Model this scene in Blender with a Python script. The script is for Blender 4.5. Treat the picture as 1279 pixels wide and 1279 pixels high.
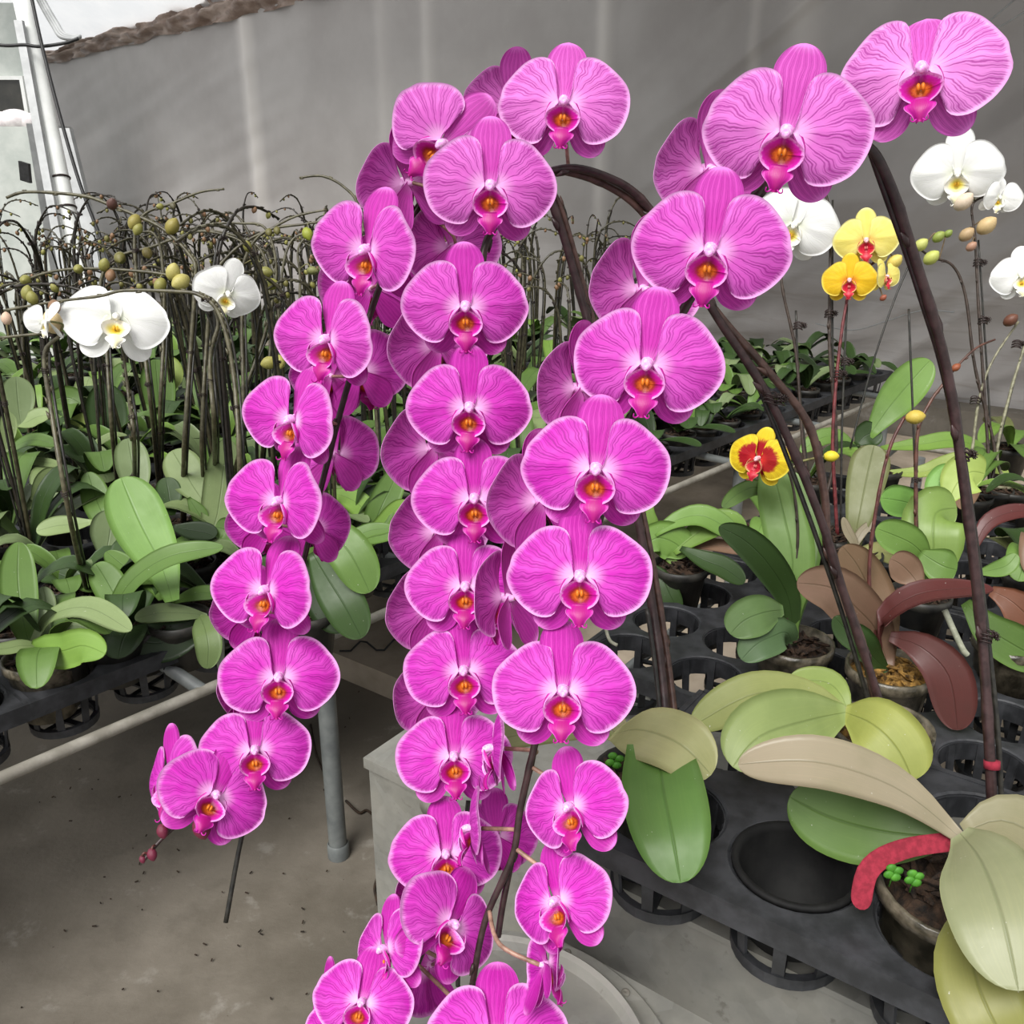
import bpy, bmesh, math, random
from mathutils import Vector, Matrix, noise as mnoise

for o in list(bpy.data.objects):
    bpy.data.objects.remove(o, do_unlink=True)
S = bpy.context.scene
C = S.collection
rnd = random.Random(7)

# ------------------------------------------------------------------ camera
F = 1150.0           # focal length in pixels of the 1279 px frame
H = 1.35             # eye height
PITCH = math.radians(20)
cam_d = bpy.data.cameras.new('camera')
cam_d.sensor_width = 36.0
cam_d.lens = 36.0 * F / 1279.0
cam_d.clip_start = 0.02
cam = bpy.data.objects.new('camera', cam_d)
C.objects.link(cam)
cam.location = (0, 0, H)
cam.rotation_euler = (math.pi / 2 - PITCH, 0, 0)
S.camera = cam

# ------------------------------------------------------------------ light
world = bpy.data.worlds.new('overcast_sky')
S.world = world
world.use_nodes = True
bg = world.node_tree.nodes['Background']
bg.inputs['Color'].default_value = (0.97, 0.985, 1.0, 1)
bg.inputs['Strength'].default_value = 0.64
sun_d = bpy.data.lights.new('soft_sun', 'SUN')
sun_d.energy = 3.45
sun_d.angle = math.radians(34)
sun_d.color = (1.0, 0.98, 0.95)
sun = bpy.data.objects.new('soft_sun', sun_d)
C.objects.link(sun)
sun.rotation_euler = (math.radians(33), math.radians(-20), 0)

S.view_settings.view_transform = 'Standard'
S.view_settings.look = 'None'
S.view_settings.gamma = 1.0
S.view_settings.use_curve_mapping = False
S.view_settings.exposure = 0.42

# ------------------------------------------------------------------ projection helpers
SP, CP = math.sin(PITCH), math.cos(PITCH)
CAM = Vector((0, 0, H))
CUP = Vector((0, SP, CP))
CFW = Vector((0, CP, -SP))
CRT = Vector((1, 0, 0))

def ray(px, py):
    return CRT * ((px - 639.5) / F) + CFW + CUP * ((639.5 - py) / F)

def at(px, py, d):
    return CAM + ray(px, py) * d

def onz(px, py, z):
    r = ray(px, py)
    return CAM + r * ((z - H) / r.z)

def depth(p):
    return (Vector(p) - CAM).dot(CFW)

def proj(p):
    v = Vector(p) - CAM
    d = v.dot(CFW)
    return 639.5 + F * v.dot(CRT) / d, 639.5 - F * v.dot(CUP) / d

A_ANG = math.radians(-36)
AV = Vector((math.cos(A_ANG), math.sin(A_ANG), 0))     # across the aisle
BV = Vector((-math.sin(A_ANG), math.cos(A_ANG), 0))    # along the benches

# ------------------------------------------------------------------ materials
def lin(c):
    return tuple(((v / 255) / 12.92 if v / 255 <= 0.04045 else ((v / 255 + 0.055) / 1.055) ** 2.4) for v in c) + (1,)

class NT:
    def __init__(self, name):
        self.m = bpy.data.materials.new(name)
        self.m.use_nodes = True
        self.t = self.m.node_tree
        self.t.nodes.clear()
        self.out = self.t.nodes.new('ShaderNodeOutputMaterial')
    def n(self, kind, **kw):
        nd = self.t.nodes.new(kind)
        for k, v in kw.items():
            setattr(nd, k, v)
        return nd
    def put(self, sock, v):
        if hasattr(v, 'is_linked') or isinstance(v, bpy.types.NodeSocket):
            self.t.links.new(v, sock)
        else:
            sock.default_value = v
    def math(self, op, a, b=None, c=None, clamp=False):
        nd = self.n('ShaderNodeMath', operation=op, use_clamp=clamp)
        self.put(nd.inputs[0], a)
        if b is not None: self.put(nd.inputs[1], b)
        if c is not None: self.put(nd.inputs[2], c)
        return nd.outputs[0]
    def mix(self, f, a, b, mode='MIX'):
        nd = self.n('ShaderNodeMix', data_type='RGBA', blend_type=mode)
        self.put(nd.inputs[0], f); self.put(nd.inputs[6], a); self.put(nd.inputs[7], b)
        return nd.outputs[2]
    def mapr(self, v, a, b, c=0.0, d=1.0, smooth=True):
        nd = self.n('ShaderNodeMapRange', interpolation_type='SMOOTHSTEP' if smooth else 'LINEAR')
        self.put(nd.inputs[0], v)
        for i, x in enumerate((a, b, c, d)): nd.inputs[i + 1].default_value = x
        return nd.outputs[0]
    def ramp(self, v, stops):
        nd = self.n('ShaderNodeValToRGB')
        e = nd.color_ramp.elements
        while len(e) > 1: e.remove(e[0])
        e[0].position = stops[0][0]; e[0].color = stops[0][1]
        for p, c in stops[1:]:
            k = e.new(p); k.color = c
        self.put(nd.inputs[0], v)
        return nd.outputs[0]
    def noise(self, scale, detail=3.0, rough=0.5, vec=None, dist=0.0):
        nd = self.n('ShaderNodeTexNoise')
        nd.inputs['Scale'].default_value = scale
        nd.inputs['Detail'].default_value = detail
        nd.inputs['Roughness'].default_value = rough
        nd.inputs['Distortion'].default_value = dist
        if vec is not None: self.t.links.new(vec, nd.inputs['Vector'])
        return nd.outputs['Fac']
    def coord(self, which='Object'):
        return self.n('ShaderNodeTexCoord').outputs[which]
    def uv(self):
        s = self.n('ShaderNodeSeparateXYZ')
        self.t.links.new(self.coord('UV'), s.inputs[0])
        return s.outputs[0], s.outputs[1]
    def comb(self, x, y, z):
        nd = self.n('ShaderNodeCombineXYZ')
        self.put(nd.inputs[0], x); self.put(nd.inputs[1], y); self.put(nd.inputs[2], z)
        return nd.outputs[0]
    def bsdf(self, col, rough=0.5, metal=0.0, spec=0.5, bump=None, bstr=0.2, bdist=0.002, translucent=0.0, tcol=None):
        p = self.n('ShaderNodeBsdfPrincipled')
        self.put(p.inputs['Base Color'], col)
        self.put(p.inputs['Roughness'], rough)
        self.put(p.inputs['Metallic'], metal)
        p.inputs['Specular IOR Level'].default_value = spec
        if bump is not None:
            b = self.n('ShaderNodeBump')
            b.inputs['Strength'].default_value = bstr
            b.inputs['Distance'].default_value = bdist
            self.t.links.new(bump, b.inputs['Height'])
            self.t.links.new(b.outputs[0], p.inputs['Normal'])
        sh = p.outputs[0]
        if translucent > 0:
            tr = self.n('ShaderNodeBsdfTranslucent')
            self.put(tr.inputs[0], tcol if tcol is not None else col)
            mx = self.n('ShaderNodeMixShader')
            mx.inputs[0].default_value = translucent
            self.t.links.new(sh, mx.inputs[1]); self.t.links.new(tr.outputs[0], mx.inputs[2])
            sh = mx.outputs[0]
        self.t.links.new(sh, self.out.inputs[0])
        return self.m

def petal_material(name, base, pale, margin, vein, heart, nv=12, vstr=0.75, sat_mid=0.5, blotch=None):
    t = NT(name)
    u, v = t.uv()
    info = t.n('ShaderNodeObjectInfo')
    rndv = t.math('MULTIPLY', info.outputs['Random'], 40.0)
    wv = t.comb(t.math('MULTIPLY', u, 5.0), t.math('MULTIPLY', v, 4.0), rndv)
    w = t.math('SUBTRACT', t.noise(0.9, 1.5, 0.5, wv), 0.5)
    wv2 = t.comb(t.math('MULTIPLY', u, 22.0), t.math('MULTIPLY', v, 7.0), rndv)
    w2 = t.math('SUBTRACT', t.noise(1.0, 2.0, 0.5, wv2), 0.5)
    def line(n, amp, wd):
        x = t.math('ADD', t.math('MULTIPLY', u, float(n)), t.math('ADD', t.math('MULTIPLY', w, amp), t.math('MULTIPLY', w2, 0.30)))
        d = t.math('ABSOLUTE', t.math('SUBTRACT', t.math('FRACT', x), 0.5))
        return t.mapr(d, 0.0, wd, 1.0, 0.0)
    l1 = t.math('MULTIPLY', line(nv, 1.1, 0.13), t.mapr(v, 0.10, 0.30))
    l2 = t.math('MULTIPLY', line(nv * 2, 2.2, 0.18), t.mapr(v, 0.36, 0.55))
    l3 = t.math('MULTIPLY', line(nv * 4, 4.4, 0.26), t.mapr(v, 0.62, 0.82))
    veins = t.math('MAXIMUM', t.math('MAXIMUM', l1, t.math('MULTIPLY', l2, 0.85)), t.math('MULTIPLY', l3, 0.6))
    veins = t.math('MULTIPLY', veins, t.mapr(v, 0.93, 0.985, 1.0, 0.0))
    cu = t.math('ABSOLUTE', t.math('SUBTRACT', u, 0.5))
    side = t.math('MULTIPLY', t.mapr(cu, 0.10, 0.5), sat_mid)
    body = t.mix(side, lin(base), lin(pale))
    mott = t.noise(1.0, 2.0, 0.5, t.comb(t.math('MULTIPLY', u, 6.0), t.math('MULTIPLY', v, 3.0), rndv))
    body = t.mix(t.mapr(mott, 0.35, 0.7, 0.0, 0.25), body, lin(pale))
    if blotch is not None:
        bl = t.math('ADD', v, t.math('MULTIPLY', w2, 0.25))
        body = t.mix(t.mapr(bl, 0.55, 0.70, 1.0, 0.0), body, lin(blotch))
    body = t.mix(t.mapr(v, 0.03, 0.36, 1.0, 0.0), body, lin(heart))
    mg = t.math('ADD', v, t.math('MULTIPLY', w2, 0.10))
    body = t.mix(t.mapr(mg, 0.88, 1.0, 0.0, 0.78), body, lin(margin))
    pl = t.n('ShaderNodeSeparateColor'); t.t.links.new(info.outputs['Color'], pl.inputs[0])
    body = t.mix(t.math('MULTIPLY', pl.outputs[0], 0.62), body, lin(margin))  # per-flower paleness: overhead light on the topmost blooms painted into the colour
    col = t.mix(t.math('MULTIPLY', veins, vstr), body, lin(vein))
    bm = t.math('ADD', t.math('MULTIPLY', veins, -0.6), t.math('MULTIPLY', mott, 1.2))
    return t.bsdf(col, 0.5, 0.0, 0.25, bm, 0.35, 0.0012, 0.36)

def lip_material(name, stops):
    t = NT(name)
    u, v = t.uv()
    nz = t.noise(9.0, 3.0, 0.6, t.comb(t.math('MULTIPLY', u, 4.0), v, 0.0))
    vv = t.math('ADD', v, t.math('MULTIPLY', t.math('SUBTRACT', nz, 0.5), 0.22))
    return t.bsdf(t.ramp(vv, [(p, lin(c)) for p, c in stops]), 0.4, 0.0, 0.4, nz, 0.3, 0.001, 0.12)

def flat_material(name, c1, c2, scale=30.0, rough=0.5, metal=0.0, bstr=0.25, bdist=0.002, spec=0.4, translucent=0.0, objcol=False):
    t = NT(name)
    nz = t.noise(scale, 4.0, 0.6, t.coord('Object'))
    f = t.mapr(nz, 0.32, 0.68)
    col = t.mix(f, lin(c1), lin(c2))
    if objcol:
        info = t.n('ShaderNodeObjectInfo')
        col = t.mix(1.0, col, info.outputs['Color'], 'MULTIPLY')
    return t.bsdf(col, rough, metal, spec, nz, bstr, bdist, translucent)

M = {}
M['petal_m'] = petal_material('magenta_petal', (214, 50, 192), (234, 116, 222), (252, 196, 247), (160, 18, 142), (252, 205, 246))
M['sepal_m'] = petal_material('magenta_sepal', (208, 40, 180), (220, 72, 198), (243, 150, 232), (158, 14, 138), (243, 170, 232), nv=8, vstr=0.6, sat_mid=0.4)
M['lip_m'] = lip_material('magenta_lip', [(0.0, (222, 132, 28)), (0.34, (196, 92, 24)), (0.52, (140, 30, 30)), (0.64, (166, 10, 112)), (0.86, (196, 26, 160)), (0.97, (244, 168, 236))])
M['column_m'] = flat_material('pink_column', (250, 205, 244), (236, 150, 222), 60, 0.35, translucent=0.1)
M['petal_w'] = petal_material('white_petal', (250, 250, 248), (252, 252, 250), (254, 254, 252), (236, 238, 228), (248, 250, 236), vstr=0.25)
M['lip_w'] = lip_material('white_lip', [(0.0, (214, 140, 40)), (0.25, (236, 200, 50)), (0.5, (244, 232, 120)), (0.8, (250, 248, 236)), (1.0, (252, 252, 250))])
M['column_w'] = flat_material('white_column', (250, 250, 246), (240, 236, 215), 60, 0.35, translucent=0.1)
M['petal_y'] = petal_material('pale_yellow_petal', (247, 236, 130), (249, 243, 168), (250, 246, 185), (226, 205, 90), (244, 214, 120), vstr=0.3)
M['lip_y'] = lip_material('crimson_lip', [(0.0, (240, 190, 170)), (0.2, (206, 40, 60)), (0.6, (190, 20, 50)), (0.85, (210, 60, 70)), (1.0, (246, 214, 150))])
M['petal_g'] = petal_material('golden_petal', (243, 205, 40), (246, 218, 70), (250, 232, 110), (214, 160, 30), (232, 150, 50), vstr=0.35)
M['petal_r'] = petal_material('red_blotched_petal', (246, 220, 40), (248, 226, 70), (252, 236, 90), (150, 14, 30), (236, 60, 60), vstr=0.25, blotch=(184, 26, 40))
M['column_y'] = flat_material('pale_column', (248, 226, 220), (230, 130, 150), 60, 0.35)

def leaf_material():
    t = NT('orchid_leaf')
    u, v = t.uv()
    info = t.n('ShaderNodeObjectInfo')
    oc = t.coord('Object')
    cu = t.math('ABSOLUTE', t.math('SUBTRACT', u, 0.5))
    rib = t.mapr(cu, 0.0, 0.03, 1.0, 0.0)
    n1 = t.noise(14.0, 4.0, 0.6, oc)
    strk = t.noise(1.0, 2.0, 0.5, t.comb(t.math('MULTIPLY', u, 40.0), t.math('MULTIPLY', v, 2.5), t.math('MULTIPLY', info.outputs['Random'], 30.0)))
    spots = t.noise(220.0, 2.0, 0.5, oc)
    col = info.outputs['Color']
    col = t.mix(t.mapr(n1, 0.35, 0.7, 0.0, 0.35), col, t.mix(1.0, col, (0.55, 0.62, 0.45, 1), 'MULTIPLY'))
    col = t.mix(t.mapr(strk, 0.45, 0.75, 0.0, 0.18), col, t.mix(1.0, col, (1.35, 1.3, 1.2, 1), 'MULTIPLY'))
    col = t.mix(t.math('MULTIPLY', rib, 0.45), col, t.mix(1.0, col, (0.45, 0.5, 0.4, 1), 'MULTIPLY'))
    col = t.mix(t.mapr(cu, 0.485, 0.5, 0.0, 0.5), col, t.mix(1.0, col, (1.4, 1.35, 1.2, 1), 'MULTIPLY'))
    col = t.mix(t.mapr(spots, 0.74, 0.80, 0.0, 0.55), col, (0.62, 0.62, 0.55, 1))
    hgt = t.math('ADD', t.math('MULTIPLY', rib, -1.0), t.math('MULTIPLY', n1, 0.7))
    return t.bsdf(col, t.mapr(n1, 0.3, 0.7, 0.38, 0.54), 0.0, 0.38, hgt, 0.35, 0.002, 0.10)
M['leaf'] = leaf_material()
M['stem'] = flat_material('flower_spike_skin', (255, 255, 255), (170, 165, 160), 70, 0.38, objcol=True, bstr=0.3)
M['bud'] = flat_material('bud_skin', (255, 255, 255), (205, 200, 180), 60, 0.42, objcol=True)
M['stake'] = flat_material('coated_stake', (26, 25, 22), (48, 46, 40), 90, 0.4)
M['clip'] = flat_material('bronze_clip', (58, 42, 38), (24, 20, 20), 120, 0.35)
M['blackplastic'] = flat_material('black_plastic', (34, 35, 37), (56, 57, 60), 26, 0.5, bstr=0.12)
M['blackpot'] = flat_material('black_pot_plastic', (26, 26, 25), (58, 56, 50), 18, 0.5)
M['clearpot'] = flat_material('clear_pot_with_roots', (112, 104, 88), (46, 43, 32), 42, 0.28, bstr=0.5, bdist=0.004)
M['moss'] = flat_material('sphagnum_moss', (168, 128, 62), (62, 44, 22), 75, 0.9, bstr=0.9, bdist=0.006)
M['bark'] = flat_material('bark_mix', (66, 48, 34), (20, 16, 12), 75, 0.9, bstr=0.9, bdist=0.006)
M['ribbon'] = flat_material('red_felt_tag', (146, 38, 56), (118, 26, 42), 140, 0.9)
M['clover'] = flat_material('clover_leaf', (78, 140, 40), (52, 110, 26), 90, 0.6)
M['deepblack'] = flat_material('matt_black_plastic', (14, 14, 14), (24, 24, 23), 30, 0.75, spec=0.25)
M['root'] = flat_material('aerial_root', (168, 170, 150), (128, 132, 112), 60, 0.6)

def galv_material(nm='galvanised_steel', k=1.0):
    t = NT(nm)
    lin_ = lambda c: lin(tuple(x * k for x in c))
    oc = t.coord('Object')
    vor = t.n('ShaderNodeTexVoronoi'); vor.inputs['Scale'].default_value = 38.0
    t.t.links.new(oc, vor.inputs['Vector'])
    n1 = t.noise(7.0, 5.0, 0.6, oc)
    n2 = t.noise(45.0, 4.0, 0.6, oc)
    sp = t.n('ShaderNodeSeparateColor'); t.t.links.new(vor.outputs['Color'], sp.inputs[0])
    c = t.mix(t.mapr(n1, 0.3, 0.7), lin_((134, 134, 128)), lin_((172, 170, 160)))
    c = t.mix(t.math('MULTIPLY', sp.outputs[0], 0.22), c, lin_((196, 196, 190)))
    c = t.mix(t.mapr(n2, 0.62, 0.74, 0.0, 0.45), c, lin_((96, 90, 78)))
    return t.bsdf(c, t.mapr(n2, 0.3, 0.7, 0.42, 0.62), 0.35, 0.5, n2, 0.12, 0.002)
M['galv'] = galv_material()
M['galvdull'] = galv_material('dull_galvanised_steel', 0.74)

def concrete_material():
    t = NT('stained_concrete')
    oc = t.coord('Object')
    n1 = t.noise(1.6, 6.0, 0.62, oc)
    n2 = t.noise(9.0, 6.0, 0.65, oc)
    n3 = t.noise(85.0, 3.0, 0.6, oc)
    c = t.mix(t.mapr(n1, 0.36, 0.66), lin((96, 90, 80)), lin((122, 115, 104)))
    c = t.mix(t.mapr(n2, 0.48, 0.72, 0.0, 0.55), c, lin((92, 86, 76)))
    c = t.mix(t.mapr(n2, 0.30, 0.42, 0.4, 0.0), c, lin((156, 152, 144)))
    c = t.mix(t.mapr(n3, 0.70, 0.76, 0.0, 0.7), c, lin((58, 48, 38)))
    return t.bsdf(c, t.mapr(n1, 0.35, 0.65, 0.38, 0.7), 0.0, 0.5, t.math('ADD', n2, t.math('MULTIPLY', n3, 0.3)), 0.35, 0.006)
M['concrete'] = concrete_material()
M['paving'] = flat_material('pale_worn_paving', (176, 162, 144), (146, 134, 116), 5, 0.7, bstr=0.4, bdist=0.004)

def cloth_material():
    t = NT('grey_plastic_sheet')
    oc = t.coord('Object')
    u, v = t.uv()
    n1 = t.noise(0.9, 5.0, 0.6, oc)
    mp = t.n('ShaderNodeMapping'); mp.inputs['Scale'].default_value = (1.2, 1.0, 9.0)
    t.t.links.new(oc, mp.inputs[0])
    n2 = t.noise(1.4, 5.0, 0.6, mp.outputs[0], 0.6)
    n3 = t.noise(60.0, 3.0, 0.6, oc)
    c = t.mix(t.mapr(n1, 0.3, 0.7), lin((158, 153, 150)), lin((178, 174, 171)))
    lowz = t.mapr(v, 0.4, 1.3, 1.0, 0.0)
    c = t.mix(t.math('MULTIPLY', t.mapr(n2, 0.5, 0.72, 0.0, 0.5), lowz), c, lin((126, 118, 106)))
    c = t.mix(t.mapr(n3, 0.66, 0.78, 0.0, 0.15), c, lin((200, 196, 192)))
    # pale streaks on the post ridges: light catching them, plus dust, painted in
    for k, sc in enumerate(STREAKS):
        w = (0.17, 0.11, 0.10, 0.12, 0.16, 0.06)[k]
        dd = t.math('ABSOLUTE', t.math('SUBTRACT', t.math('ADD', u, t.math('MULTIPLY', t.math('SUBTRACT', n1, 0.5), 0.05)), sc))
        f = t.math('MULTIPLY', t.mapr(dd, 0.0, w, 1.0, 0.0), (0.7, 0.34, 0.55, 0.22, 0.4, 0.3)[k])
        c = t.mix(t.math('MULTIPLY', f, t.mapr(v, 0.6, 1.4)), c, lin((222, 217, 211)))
    return t.bsdf(c, 0.45, 0.0, 0.5, t.math('MULTIPLY', n2, lowz), 0.4, 0.015, 0.04)

M['film'] = flat_material('white_roof_film', (250, 251, 252), (242, 244, 246), 3, 0.6, translucent=0.55)
M['brownfilm'] = flat_material('brown_crumpled_film', (168, 150, 138), (118, 98, 86), 5, 0.4, bstr=0.6, bdist=0.02)
M['white'] = flat_material('white_paint', (238, 239, 236), (222, 224, 220), 6, 0.4)
M['greypaint'] = flat_material('grey_painted_steel', (150, 152, 152), (172, 174, 174), 10, 0.4)
M['darkpipe'] = flat_material('dark_grey_pipe', (92, 96, 96), (116, 120, 118), 16, 0.42)
M['panel'] = flat_material('pale_green_panel', (172, 178, 172), (192, 196, 190), 5, 0.5)
M['glass'] = flat_material('dark_window_glass', (44, 44, 40), (66, 64, 58), 4, 0.12, spec=0.6)
M['bag'] = flat_material('white_sack', (232, 224, 224), (204, 194, 196), 12, 0.8)
M['cable'] = flat_material('black_cable', (22, 22, 22), (38, 38, 38), 40, 0.5)
M['galvrail'] = flat_material('pale_rail', (118, 114, 104), (148, 144, 134), 22, 0.5, bstr=0.3)
M['debris'] = flat_material('brown_litter', (58, 44, 32), (34, 28, 22), 60, 0.9)

# ------------------------------------------------------------------ mesh helpers
class MB:
    def __init__(self):
        self.v = []; self.f = []; self.uv = []   # uv per vertex
    def vert(self, p, uv=(0, 0)):
        self.v.append(tuple(p)); self.uv.append(uv)
        return len(self.v) - 1
    def grid(self, pts, uvs=None, closed_u=False):
        # pts[i][j]
        ids = [[self.vert(p, uvs[i][j] if uvs else (i, j)) for j, p in enumerate(r)] for i, r in enumerate(pts)]
        n, m = len(ids), len(ids[0])
        for i in range(n - 1):
            for j in range(m if closed_u else m - 1):
                k = (j + 1) % m
                self.f.append((ids[i][j], ids[i][k], ids[i + 1][k], ids[i + 1][j]))
        return ids
    def box(self, o, x, y, z):
        # corner o, edge vectors
        o = Vector(o); x = Vector(x); y = Vector(y); z = Vector(z)
        c = [o, o + x, o + x + y, o + y, o + z, o + x + z, o + x + y + z, o + y + z]
        i = [self.vert(p) for p in c]
        for q in ((3, 2, 1, 0), (4, 5, 6, 7), (0, 1, 5, 4), (1, 2, 6, 5), (2, 3, 7, 6), (3, 0, 4, 7)):
            self.f.append(tuple(i[k] for k in q))
    def tube(self, pts, rad, n=8, cap=True):
        pts = [Vector(p) for p in pts]
        if not isinstance(rad, (list, tuple)): rad = [rad] * len(pts)
        rings = []
        t0 = (pts[1] - pts[0]).normalized()
        a = t0.orthogonal().normalized()
        for i, p in enumerate(pts):
            t = (pts[min(i + 1, len(pts) - 1)] - pts[max(i - 1, 0)])
            t = t.normalized() if t.length > 1e-9 else t0
            a = (a - t * a.dot(t))
            a = a.normalized() if a.length > 1e-6 else t.orthogonal().normalized()
            b = t.cross(a)
            rings.append([p + (a * math.cos(2 * math.pi * k / n) + b * math.sin(2 * math.pi * k / n)) * rad[i] for k in range(n)])
        ids = self.grid(rings, None, True)
        if cap:
            self.f.append(tuple(reversed(ids[0]))); self.f.append(tuple(ids[-1]))
    def lathe(self, prof, n=24, o=(0, 0, 0), jit=0.0, cap0=False, cap1=False):
        rings = []
        for k, (r, z) in enumerate(prof):
            rings.append([(o[0] + r * math.cos(2 * math.pi * j / n) * (1 + jit * math.sin(j * 2.7 + k)),
                           o[1] + r * math.sin(2 * math.pi * j / n) * (1 + jit * math.sin(j * 2.7 + k)), o[2] + z) for j in range(n)])
        ids = self.grid(rings, None, True)
        if cap0: self.f.append(tuple(reversed(ids[0])))
        if cap1: self.f.append(tuple(ids[-1]))
    def blob(self, c, r, n=10, m=7, squash=(1, 1, 1)):
        c = Vector(c)
        rings = []
        for i in range(m + 1):
            ph = math.pi * i / m
            rr = max(math.sin(ph), 0.02)
            rings.append([c + Vector((r * rr * math.cos(2 * math.pi * j / n) * squash[0], r * rr * math.sin(2 * math.pi * j / n) * squash[1], -r * math.cos(ph) * squash[2])) for j in range(n)])
        ids = self.grid(rings, None, True)
        self.f.append(tuple(reversed(ids[0]))); self.f.append(tuple(ids[-1]))
    def mesh(self, name, mat, smooth=True, off=None):
        me = bpy.data.meshes.new(name)
        v = self.v if off is None else [(p[0] - off[0], p[1] - off[1], p[2] - off[2]) for p in self.v]
        me.from_pydata(v, [], self.f)
        uvl = me.uv_layers.new(name='UVMap')
        idx = [0] * len(me.loops)
        me.loops.foreach_get('vertex_index', idx)
        flat = [c for i in idx for c in self.uv[i]]
        uvl.data.foreach_set('uv', flat)
        if smooth:
            me.polygons.foreach_set('use_smooth', [True] * len(me.polygons))
        me.materials.append(M[mat] if isinstance(mat, str) else mat)
        me.update()
        return me
    def build(self, name, mat, parent=None, smooth=True, color=None):
        off = parent.location if parent is not None else None
        me = self.mesh(name, mat, smooth, off)
        o = bpy.data.objects.new(name, me)
        C.objects.link(o)
        if parent is not None: o.parent = parent
        if color is not None: o.color = color
        return o

def sharp(o, ang=35):
    # split smooth shading at hard edges
    me = o.data
    bm = bmesh.new(); bm.from_mesh(me)
    for e in bm.edges:
        if len(e.link_faces) == 2 and e.calc_face_angle(0) > math.radians(ang): e.smooth = False
    bm.normal_update()
    bm.to_mesh(me); bm.free()
    return o

def cr(pts, n=8):
    # Catmull-Rom through points (tuples of any length)
    P = [tuple(p) for p in pts]
    if len(P) == 2:
        return [tuple(a + (b - a) * k / n for a, b in zip(P[0], P[1])) for k in range(n + 1)]
    out = []
    for i in range(len(P) - 1):
        p0 = P[max(i - 1, 0)]; p1 = P[i]; p2 = P[i + 1]; p3 = P[min(i + 2, len(P) - 1)]
        for k in range(n):
            t = k / n
            out.append(tuple(0.5 * (2 * b + (c - a) * t + (2 * a - 5 * b + 4 * c - d) * t * t + (3 * b - a - 3 * c + d) * t ** 3) for a, b, c, d in zip(p0, p1, p2, p3)))
    out.append(P[-1])
    return out

def thing(name, label, cat, loc, group=None):
    o = bpy.data.objects.new(name, None)
    o.empty_display_size = 0.05
    C.objects.link(o)
    o.location = loc
    o['label'] = label; o['category'] = cat
    if group: o['group'] = group
    return o

def tag(o, label, cat, group=None):
    o['label'] = label; o['category'] = cat
    if group: o['group'] = group
    return o

def struct(o, label=None):
    o['kind'] = 'structure'
    if label: o['label'] = label
    return o

def rgb(c):
    return lin(c)

# ------------------------------------------------------------------ setting: floor, walls, roof
m = MB()
N = 60
pts = [[(-7 + 14 * i / N, -1 + 14 * j / N, 0.004 * mnoise.noise(Vector((i * 0.6, j * 0.6, 0)))) for j in range(N + 1)] for i in range(N + 1)]
m.grid([list(reversed(r)) for r in pts])
floor_o = struct(m.build('floor', 'concrete'), 'stained grey concrete greenhouse floor')

# back sheet: plane AVdirection, through W0
W0 = onz(1240, 540, 0.0)
WN = -BV                                    # faces the camera
def wallpt(s, z, off=0.0):
    return W0 + AV * s + WN * off + Vector((0, 0, z))
posts = []
def wall_s(px, py):                         # where a pixel meets the sheet plane
    r = ray(px, py)
    t = (W0 - CAM).dot(WN) / r.dot(WN)
    p = CAM + r * t
    return (p - W0).dot(AV), p.z
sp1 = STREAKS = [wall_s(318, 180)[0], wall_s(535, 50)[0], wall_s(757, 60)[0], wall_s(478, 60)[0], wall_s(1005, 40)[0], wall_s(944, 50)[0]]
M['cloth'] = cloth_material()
m = MB()
NS, NZ = 420, 130
s0, s1 = -9.5, 3.2
def sheet_top(s):
    sa, za = wall_s(60, 78); sb, zb = wall_s(372, 0)
    return za + (zb - za) * (s - sa) / (sb - sa)
rows = []; uvw = []
for i in range(NS + 1):
    s = s0 + (s1 - s0) * i / NS
    zt = max(sheet_top(s), 1.6) if s < 2 else 4.6
    zt = min(zt, 4.6) + 0.02
    row = []; uvr = []
    for j in range(NZ + 1):
        z = zt * j / NZ
        d = 0.02 * mnoise.noise(Vector((s * 0.7, z * 0.5, 3)))
        for k, c in enumerate(sp1):
            w = 0.06 if k < 3 else 0.05
            d += (0.03 if k < 3 else 0.015) * math.exp(-((s - c) / w) ** 2)
        right = min(max((s + 2.6) / 1.8, 0), 1)
        q = s * 0.62 - z * 0.78             # slanting pull folds at the right
        d += right * (0.05 * mnoise.noise(Vector((q * 5.5, (s * 0.78 + z * 0.62) * 0.7, 9))) + 0.07 * (1 - abs(mnoise.noise(Vector((q * 3.1, (s * 0.78 + z * 0.62) * 0.45, 21))))) ** 4)
        low = max(0, 1 - z / 1.3)
        d += low * 0.04 * mnoise.noise(Vector((s * 0.8, z * 7.5, 5)))
        left = min(max((-s - 5.0) / 1.0, 0), 1)
        q2 = s * 0.3 - z * 1.0
        d += left * 0.012 * mnoise.noise(Vector((q2 * 7, s * 0.9, 14)))
        row.append(wallpt(s, z, d)); uvr.append((s, z))
    rows.append(row); uvw.append(uvr)
m.grid(rows, uvw)
struct(m.build('wall_back', 'cloth'), 'grey plastic sheet wall with creases and post ridges')

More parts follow.
